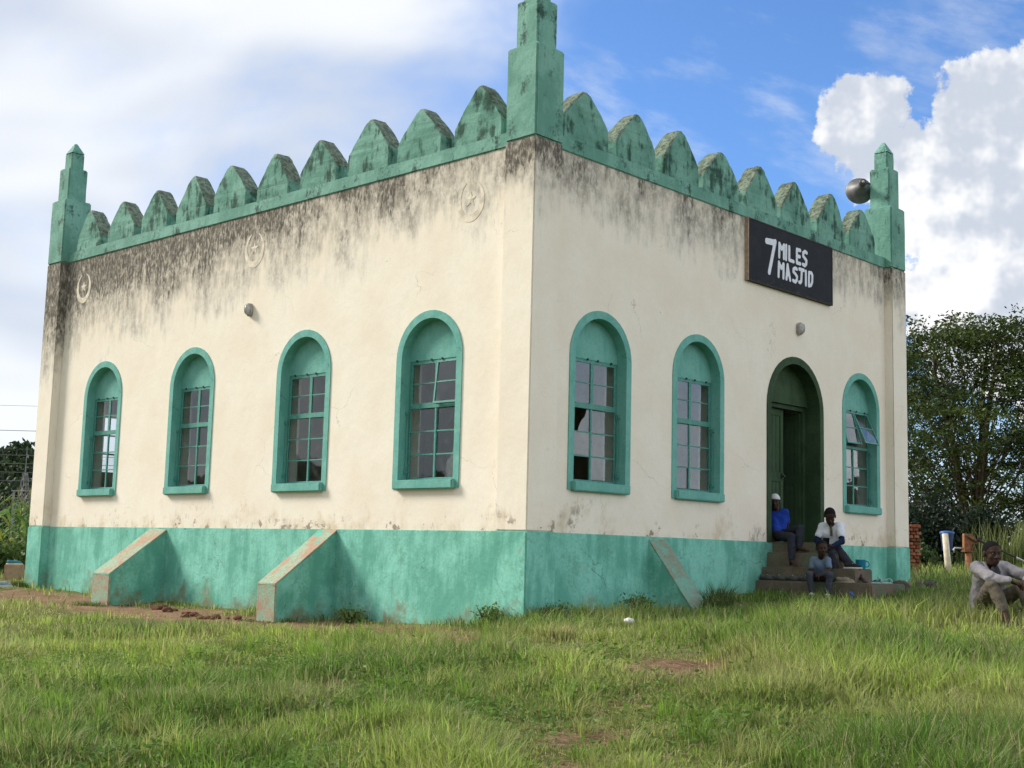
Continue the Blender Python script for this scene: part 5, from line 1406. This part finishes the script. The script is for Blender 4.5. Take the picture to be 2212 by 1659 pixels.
def hill_mat():
    g = new_mat('wooded_hillside'); n = g.noise(g.obj, .25, 6, .65); n2 = g.noise(g.obj, 1.2, 5, .65)
    c = g.mix(g.mr(n, .35, .65), (.016, .030, .012), (.050, .075, .028)); c = g.mix(g.m('MULTIPLY', g.mr(n2, .4, .7), .6), c, (.010, .018, .008))
    return finish(g, c, .95, g.bump(g.m('ADD', n, n2), .9, 1.5), .05)
tag(link('hills', me, hill_mat(), None, True), kind='structure')
rg = np.random.default_rng(21)
Cs, cl = [], []
for k in range(420):
    t_ = R(rg.uniform(62.9, 70)); u_ = rg.random(); r_ = 185+85*u_; hh = -1.6+(float(hill_h(np.array(t_)))+1.2)*np.interp(r_, rad_, pr_h)
    n = 70; q_ = rg.normal(size=(n, 3)); q_ /= np.linalg.norm(q_, axis=1)[:, None]; cr = rg.uniform(1.3, 2.6)
    Cs.append(np.array((r_*math.cos(t_), r_*math.sin(t_), hh+cr*.6))+q_*np.array((cr, cr, cr*.8))*rg.random((n, 1))**.3)
    cl.append(greens(n, (.016, .032, .012), (.045, .075, .024), rg)*rg.uniform(.7, 1.3))
C_ = np.concatenate(Cs)
tag(link('wood', leaf_mesh('wood', C_, np.full(len(C_), .55), np.concatenate(cl), 0, .6, rg), LEAF), 'dark green wooded hillside at the far left', 'wood', None, 'stuff')

# mast, gantry and wires at the far left
STEEL = simple('weathered_steel', (.20, .20, .19), .6, .4, .2, 2)
mx = np.array((41.2, 95.0)); T = empty('transmission_mast', (mx[0], mx[1], -.8)); tag(T, 'thin lattice mast standing before the wooded hill', 'mast')
for sx_, sy_ in ((-1, -1), (1, -1), (1, 1), (-1, 1)):
    MB().tube([(sx_*.75, sy_*.75, 0), (sx_*.12, sy_*.12, 6.3)], .045, 5).build('leg', STEEL, T)
for i in range(7):
    z = .3+i*.85; w = .75-.63*z/6.3; w2 = .75-.63*(z+.85)/6.3
    mb = MB(); mb.tube([(-w, -w, z), (w2, -w2, z+.85)], .025, 4); mb.tube([(w, -w, z), (-w2, -w2, z+.85)], .025, 4); mb.tube([(-w, w, z), (w2, w2, z+.85)], .025, 4); mb.tube([(-w, -w, z), (-w2, w2, z+.85)], .025, 4); mb.build('brace', STEEL, T)
MB().tube([(0, 0, 6.2), (0, 0, 8.5)], [.05, .025], 5).build('spike', STEEL, T)
T = empty('gantry', (mx[0]-1.2, mx[1]-3, -.8)); tag(T, 'dark steel gantry beam on posts beside the lattice mast', 'gantry')
for d in (-1.1, .3, 1.7): MB().tube([(ux[0]*d, ux[1]*d, 0), (ux[0]*d, ux[1]*d, 4.6)], .09, 6).build('post', STEEL, T)
for z in (4.0, 4.6): MB().tube([(ux[0]*-1.3, ux[1]*-1.3, z), (ux[0]*2.6, ux[1]*2.6, z)], .06, 5).build('beam', STEEL, T)
for k in range(7):
    d = -1.2+.55*k; MB().tube([(ux[0]*d, ux[1]*d, 4.0), (ux[0]*(d+.27), ux[1]*(d+.27), 4.6)], .04, 4).build('brace', STEEL, T)
WIRE = simple('cable', (.12, .12, .12), .6, .3, .1, 1)
for k, (py, nm) in enumerate(((932, 'topmost overhead cable crossing the sky at the far left'), (985, 'second overhead cable crossing the wooded hill'), (1003, 'third overhead cable crossing the wooded hill'), (1022, 'fourth overhead cable crossing the wooded hill'), (1040, 'lowest overhead cable crossing the wooded hill'), (878, 'faint thin cable high above the others at the far left'))):
    z = -.261+80*(1168-py)/2819.65; c = np.array((26.2, 66.6))
    pts = [tuple(np.append(c+ux[:2]*d, z+.00006*d*d*8)) for d in np.linspace(-42, 30, 24)]
    o = MB().tube(pts, .018 if k < 5 else .010, 5).build('power_cable', WIRE); tag(o, nm, 'cable', 'overhead cables at the left')

# ------------------------------------------------------------------ grass
bx_lo, bx_hi = (-.05, -.05), (WB+.1, LB+.1)
def blocked(x, y):
    b = (x > -.03) & (x < WB+.03) & (y > -.03) & (y < LB)
    b |= (x > 4.95) & (x < 7.1) & (y > -1.7) & (y < .2) & ((y > -1.0) | (x < 6.4))
    b |= (x > -.86) & (x < .2) & (np.abs(y-3.727) < .20)
    b |= (x > -.86) & (x < .2) & (np.abs(y-7.89) < .25)
    b |= (np.abs(x-2.664) < .22) & (y > -.62) & (y < .2)
    return b
def bare(x, y):
    """0 lush .. 1 bare earth"""
    w = np.clip(1.2-np.abs(x+.95)/.85, 0, 1)*((y > -.5) & (y < 11)).astype(float)*np.clip((y+.5)/1.5, 0, 1)
    w = np.maximum(w*.95, 0)
    w = np.maximum(w, np.clip(1-np.hypot((x+.6)/1.3, (y-13.6)/2.2), 0, 1)*1.5)
    for px, py, rx_, ry_, s_ in ((-2.35, -3.9, .62, .44, 1.6), (-3.6, -4.3, .45, .3, .6), (-4.75, -4.9, .35, .22, .6), (-5.3, -5.35, .35, .22, .45), (-1.6, -.6, 1.0, .6, .62), (-4.6, -2.2, .6, .35, .7), (-5.8, -4.1, .35, .25, .8), (-.6, -5.3, .3, .2, .9)):
        w = np.maximum(w, s_*np.clip(1.25-np.hypot((x-px)/rx_, (y-py)/ry_), 0, 1))
    n = fbm(x*1.3, y*1.3, 3, 3)
    return np.clip(w*1.15+(n-.5)*1.1*np.clip(w*3, .25, 1), 0, 1)

_ba = gm.attributes.new('bare', 'FLOAT', 'POINT'); _ba.data.foreach_set('value', bare(gx.ravel(), gy.ravel()).astype(np.float32))
def short_turf(x, y):
    """trodden, dry, short parts of the lawn"""
    w = 0*x
    for px, py, rx_, ry_ in ((-3.4, -4.3, 1.5, .75), (-2.3, -3.8, .9, .6), (-4.9, -4.9, 1.0, .5), (-1.4, .2, .8, 2.2), (-1.8, 5.0, .7, 5.0), (-.3, -1.6, 1.2, .5), (-6.2, -3.3, .5, .35)):
        w = np.maximum(w, np.clip(1.3-np.hypot((x-px)/rx_, (y-py)/ry_), 0, 1))
    return np.clip(w+(fbm(x*1.6, y*1.6, 71, 3)-.5)*1.3, 0, 1)
def blades(base, h, w, yaw, lean, cols, name, curl=.6):
    n = len(base)
    d = np.stack([np.cos(yaw), np.sin(yaw), np.zeros(n)], 1); sd = np.stack([-np.sin(yaw+.7), np.cos(yaw+.7), np.zeros(n)], 1)
    up_ = np.array((0, 0, 1.0))
    mid = base+up_*(h*.55)[:, None]+d*(h*lean*.30)[:, None]
    tip = base+up_*(h*(1-.25*lean**1.5))[:, None]+d*(h*lean)[:, None]
    V_ = np.stack([base-sd*(w*.5)[:, None], base+sd*(w*.5)[:, None], mid-sd*(w*.42)[:, None], mid+sd*(w*.42)[:, None], tip], 1).reshape(-1, 3)
    o = np.arange(n)[:, None]*5
    me = np_mesh(name, V_, [o+np.array((0, 1, 3, 2)), o+np.array((2, 3, 4))])
    tint_attr(me, np.repeat(cols, 5, axis=0))
    return me

def scatter(n_tuft, r0, r1, per, a0=-29, a1=29, rg=rng, pw=1.0):
    """tuft centres in a sector seen from the lawn's near edge, thinning with distance"""
    r_ = (r0**pw+(r1**pw-r0**pw)*rg.random(n_tuft))**(1/pw); a_ = YAW+np.radians(rg.uniform(a0, a1, n_tuft))
    return CAM[0]+r_*np.cos(a_), CAM[1]+r_*np.sin(a_), r_

allb = dict(b=[], h=[], w=[], y=[], l=[], c=[])
def grow(n_tuft, r0, r1, per, wmul, spread, pw=1.0, hmul=1.0, rg=rng):
    x, y, r_ = scatter(n_tuft, r0, r1, per, rg=rg, pw=pw)
    ok = ~blocked(x, y); x, y, r_ = x[ok], y[ok], r_[ok]
    br = bare(x, y)
    ok = rg.random(len(x)) > br*.94; x, y, r_, br = x[ok], y[ok], r_[ok], br[ok]
    n = len(x)
    hn = fbm(x*.8+3, y*.8, 12, 3); tall = np.clip((hn-.38)*4.2, 0, 1)
    side_ = (x-CAM[0])*rt[0]+(y-CAM[1])*rt[1]; rightness = np.clip(.5+side_/r_*1.6, 0, 1)      # the right half of the lawn is longer and finer
    sh_ = short_turf(x, y)
    H_ = (1-.5*np.clip((x-1.5)/2, 0, 1)*np.clip((y+4.2)/1.5, 0, 1)*(x < 12))*(1-.62*sh_)*(.040+.125*tall+.055*rightness*tall)*hmul*(1-.72*br)*rg.uniform(.7, 1.25, n)
    nearw = np.clip(1-np.minimum(np.abs(x), np.abs(y))/2.0, 0, 1)
    cn = fbm(x*.55, y*.55, 17, 3)
    t1 = np.clip((cn-.35)*3.0, 0, 1)[:, None]
    col = np.array((.135, .245, .040))*(1-t1)+np.array((.335, .430, .090))*t1
    dry = np.clip((fbm(x*1.1, y*1.1, 23, 3)-.52)*3.5, 0, 1)[:, None]*.55+br[:, None]*.45+.38*sh_[:, None]
    dry = np.clip(dry, 0, .85); col = col*(1-dry)+np.array((.42, .38, .17))*dry
    col = col*rg.uniform(.75, 1.25, (n, 1))
    k = np.maximum(3, (per*(.6+.6*tall)*rg.uniform(.6, 1.4, n))).astype(int)
    ix = np.repeat(np.arange(n), k); m = len(ix)
    off = rg.normal(size=(m, 2))*spread*(.6+.8*tall[ix])[:, None]
    bxx, byy = x[ix]+off[:, 0], y[ix]+off[:, 1]
    ok = ~blocked(bxx, byy); ix, off, bxx, byy = ix[ok], off[ok], bxx[ok], byy[ok]; m = len(ix)
    b_ = np.c_[bxx, byy, gz(bxx, byy)-.006]
    ya = np.arctan2(off[:, 1], off[:, 0])+rg.normal(size=m)*.9
    hh = H_[ix]*rg.uniform(.55, 1.35, m)
    ln = np.abs(rg.normal(size=m))*.42+.12
    cb = col[ix]*rg.uniform(.55, 1.45, (m, 1))
    dd_ = rg.random(m) < .14; cb[dd_] = np.array((.44, .39, .20))*rg.uniform(.7, 1.2, (dd_.sum(), 1))
    allb['b'].append(b_); allb['h'].append(hh); allb['w'].append(np.full(m, 1.0)*wmul*rg.uniform(.7, 1.3, m)); allb['y'].append(ya); allb['l'].append(ln); allb['c'].append(cb)
grow(14500, 5.6, 9.5, 15, .0078, .045, 1.4)
grow(11500, 9.0, 13.5, 12, .0095, .06, 1.4)
grow(8000, 13.0, 20, 11, .0115, .08, 1.3)
grow(7000, 19.0, 46, 9, .018, .14, 1.2, 1.5)
# taller weeds that hug the foot of the walls
def fringe(pts, n, hmax, rg=rng):
    P_ = np.array(pts); seg = rg.integers(len(P_)-1, size=n); t = rg.random(n)[:, None]
    c = P_[seg]*(1-t)+P_[seg+1]*t
    dens_ = fbm(c[:, 0]*1.1, c[:, 1]*1.1, 31, 2); keep = rg.random(n) < np.clip((dens_-.34)*4, .10, 1); c = c[keep]; n = len(c)
    hl = np.clip((fbm(c[:, 0]*1.4, c[:, 1]*1.4, 35, 2)-.3)*2.2, .2, 1)
    k = 14; ix = np.repeat(np.arange(n), k); off = rg.normal(size=(len(ix), 2))*.055
    b_ = c[ix]+off; ok = ~blocked(b_[:, 0], b_[:, 1]); ix, off, b_ = ix[ok], off[ok], b_[ok]; m = len(ix)
    allb['b'].append(np.c_[b_, gz(b_[:, 0], b_[:, 1])-.005]); allb['h'].append(hmax*hl[ix]*rg.uniform(.35, 1.2, m)); allb['w'].append(rg.uniform(.006, .011, m)); allb['y'].append(np.arctan2(off[:, 1], off[:, 0])+rg.normal(size=m)*.8); allb['l'].append(np.abs(rg.normal(size=m))*.4+.1)
    allb['c'].append(np.array((.105, .150, .040))*rg.uniform(.5, 1.6, (m, 1)))
# big tussocks of a second, taller grass
x, y, r_ = scatter(420, 6.0, 15, 1, pw=1.5); ok = (~blocked(x, y)) & (bare(x, y) < .5) & (fbm(x*.5, y*.5, 61, 2) > .46); x, y = x[ok], y[ok]; n = len(x)
ix = np.repeat(np.arange(n), 70); m = len(ix); off = rng.normal(size=(m, 2))*.05; sz = rng.uniform(.12, .26, n); tc = np.where(rng.random((n, 1)) < .5, np.array((.20, .33, .05)), np.array((.36, .40, .12)))*rng.uniform(.75, 1.15, (n, 1))
allb['b'].append(np.c_[x[ix]+off[:, 0], y[ix]+off[:, 1], gz(x[ix]+off[:, 0], y[ix]+off[:, 1])-.005]); allb['h'].append(sz[ix]*rng.uniform(.4, 1.2, m)); allb['w'].append(rng.uniform(.004, .0075, m)); allb['y'].append(np.arctan2(off[:, 1], off[:, 0])+rng.normal(size=m)*.6); allb['l'].append(np.abs(rng.normal(size=m))*.4+.25); allb['c'].append(tc[ix]*rng.uniform(.75, 1.25, (m, 1)))
fringe([(-.10, -.10), (-.02, .6), (.06, 3.5)], 170, .24); fringe([(.04, 4.0), (.04, 7.6)], 120, .12); fringe([(.04, 8.2), (.04, 11.5), (-.1, 11.95)], 170, .20)
fringe([(-.1, -.10), (.6, -.08), (2.4, .02)], 190, .27); fringe([(2.9, .0), (4.9, .02)], 150, .30); fringe([(2.45, -.75), (2.9, -.75), (3.2, -.3)], 60, .30)
fringe([(4.85, .0), (4.88, -1.75), (6.2, -1.8), (7.2, -1.0), (9.5, -.2)], 200, .10); fringe([(-.15, 3.45), (-.9, 3.45), (-.95, 4.0), (-.2, 4.05)], 60, .14); fringe([(-.15, 7.55), (-.9, 7.5), (-.95, 8.2)], 60, .14)
cat = lambda k: np.concatenate(allb[k])
GB = cat('b')
tag(link('grass', blades(GB, cat('h'), cat('w'), cat('y'), cat('l'), cat('c'), 'grass'), GRASS), 'green lawn grass of uneven height round the mosque', 'grass', None, 'stuff')
# lying straw and pale seed stems
x, y, r_ = scatter(38000, 5.6, 16, 1, pw=1.3); br = bare(x, y); ok = (~blocked(x, y)) & (rng.random(len(x)) < .07+br*.9+short_turf(x, y)*.45); x, y = x[ok], y[ok]; n = len(x)
ya = rng.uniform(0, 6.28, n); L_ = rng.uniform(.04, .16, n); wd = rng.uniform(.002, .0045, n)
z = gz(x, y)+rng.uniform(.004, .03, n); d = np.c_[np.cos(ya), np.sin(ya), rng.uniform(-.12, .12, n)]; sd = np.c_[-np.sin(ya), np.cos(ya), rng.uniform(-.5, .5, n)]
b_ = np.c_[x, y, z]; V = np.stack([b_-d*L_[:, None]/2-sd*wd[:, None], b_-d*L_[:, None]/2+sd*wd[:, None], b_+d*L_[:, None]/2+sd*wd[:, None], b_+d*L_[:, None]/2-sd*wd[:, None]], 1).reshape(-1, 3)
me = np_mesh('straw', V, np.arange(4*n).reshape(-1, 4)); tint_attr(me, np.repeat(np.array((.36, .27, .15))*rng.uniform(.5, 1.25, (n, 1)), 4, axis=0))
tag(link('straw', me, GRASS), 'dry straw litter lying over the bare patches of the lawn', 'straw', None, 'stuff')
x, y, r_ = scatter(5200, 6.0, 18, 1, -24, 29, pw=1.4); hn = fbm(x*.6, y*.6, 41, 3); sdv_ = ((x-CAM[0])*rt[0]+(y-CAM[1])*rt[1])/r_
ok = (~blocked(x, y)) & (rng.random(len(x)) < np.clip((hn-.42)*4, 0, 1)*np.clip(.35+sdv_*2.2, .12, 1)) & (bare(x, y) < .4); x, y = x[ok], y[ok]; n = len(x)
h = rng.uniform(.14, .30, n); ya = rng.uniform(0, 6.28, n); le = rng.uniform(.1, .5, n); b_ = np.c_[x, y, gz(x, y)]
me1 = blades(b_, h, np.full(n, .0028), ya, le, np.tile(np.array((.40, .39, .21)), (n, 1))*rng.uniform(.7, 1.2, (n, 1)), 'seed_stems')
tag(link('seed_stems', me1, GRASS), 'pale thin grass seed stems standing above the lawn', 'grass', None, 'stuff')
tip = b_+np.c_[np.cos(ya)*h*le, np.sin(ya)*h*le, h*(1-.25*le**1.5)]
k = 9; ix = np.repeat(np.arange(n), k); C_ = tip[ix]+rng.normal(size=(n*k, 3))*np.array((.012, .012, .022))
tag(link('seed_heads', leaf_mesh('seed_heads', C_, np.full(n*k, .006), np.array((.36, .34, .22))*rng.uniform(.7, 1.2, (n*k, 1)), 0, .4), GRASS), 'fine pale seed heads on the grass stems', 'grass', None, 'stuff')
# broad-leaved weeds, thickest on the left half of the lawn
x, y, r_ = scatter(9000, 5.6, 13, 1, pw=1.4); hn = fbm(x*.7+9, y*.7, 51, 3); sdv_ = ((x-CAM[0])*rt[0]+(y-CAM[1])*rt[1])/r_
ok = (~blocked(x, y)) & (rng.random(len(x)) < np.clip((hn-.46)*5, 0, 1)*np.clip(.6-sdv_*1.8, .12, 1)) & (bare(x, y) < .45); x, y = x[ok], y[ok]; n = len(x)
k = 12; ix = np.repeat(np.arange(n), k); m = n*k
C_ = np.c_[x[ix]+rng.normal(size=m)*.05, y[ix]+rng.normal(size=m)*.05, gz(x, y)[ix]+rng.uniform(.015, .13, m)]
tag(link('weeds', leaf_mesh('weeds', C_, np.full(m, .024), greens(m, (.085, .165, .030), (.160, .280, .050)), .55, .40), GRASS), 'low broad-leaved weeds mixed into the lawn', 'weeds', None, 'stuff')
# small leafy weeds at the near corner and buttress foot
for i, (x, y, hh, label) in enumerate(((-.22, .35, .26, 'leafy weed tuft left of the near corner'), (.25, -.22, .24, 'leafy weed tuft right of the near corner'), (-.12, 2.9, .18, 'leafy weed tuft in the angle of the nearer side buttress'), (1.9, -.12, .20, 'leafy weed tuft by the front buttress'))):
    bush(label, (x, y, gz1(x, y)-.01), hh, .24, 420, .022, (.09, .16, .036), (.17, .26, .06), 60+i, 'weed_tuft', 'weeds at the foot of the walls')
# tall grass beyond the pump
rg = np.random.default_rng(77); n = 20000
x = rg.uniform(24.5, 36, n); y = rg.uniform(-4.5, 6.3, n)
ok = (((x-22)*ux[0]+(y-4.6)*ux[1]) > .55+rg.random(n)*.8) & (((x-22)*.73+(y-4.6)*.685) > 2.2); x, y = x[ok], y[ok]; n = len(x)
me = blades(np.c_[x, y, gz(x, y)], rg.uniform(.8, 1.75, n), rg.uniform(.018, .035, n), rg.uniform(0, 6.28, n), np.abs(rg.normal(size=n))*.25+.05, np.array((.23, .27, .095))*rg.uniform(.6, 1.4, (n, 1)), 'tall_grass')
tag(link('tall_grass', me, GRASS), 'tall pale grass standing beyond the hand pump', 'grass', None, 'stuff')
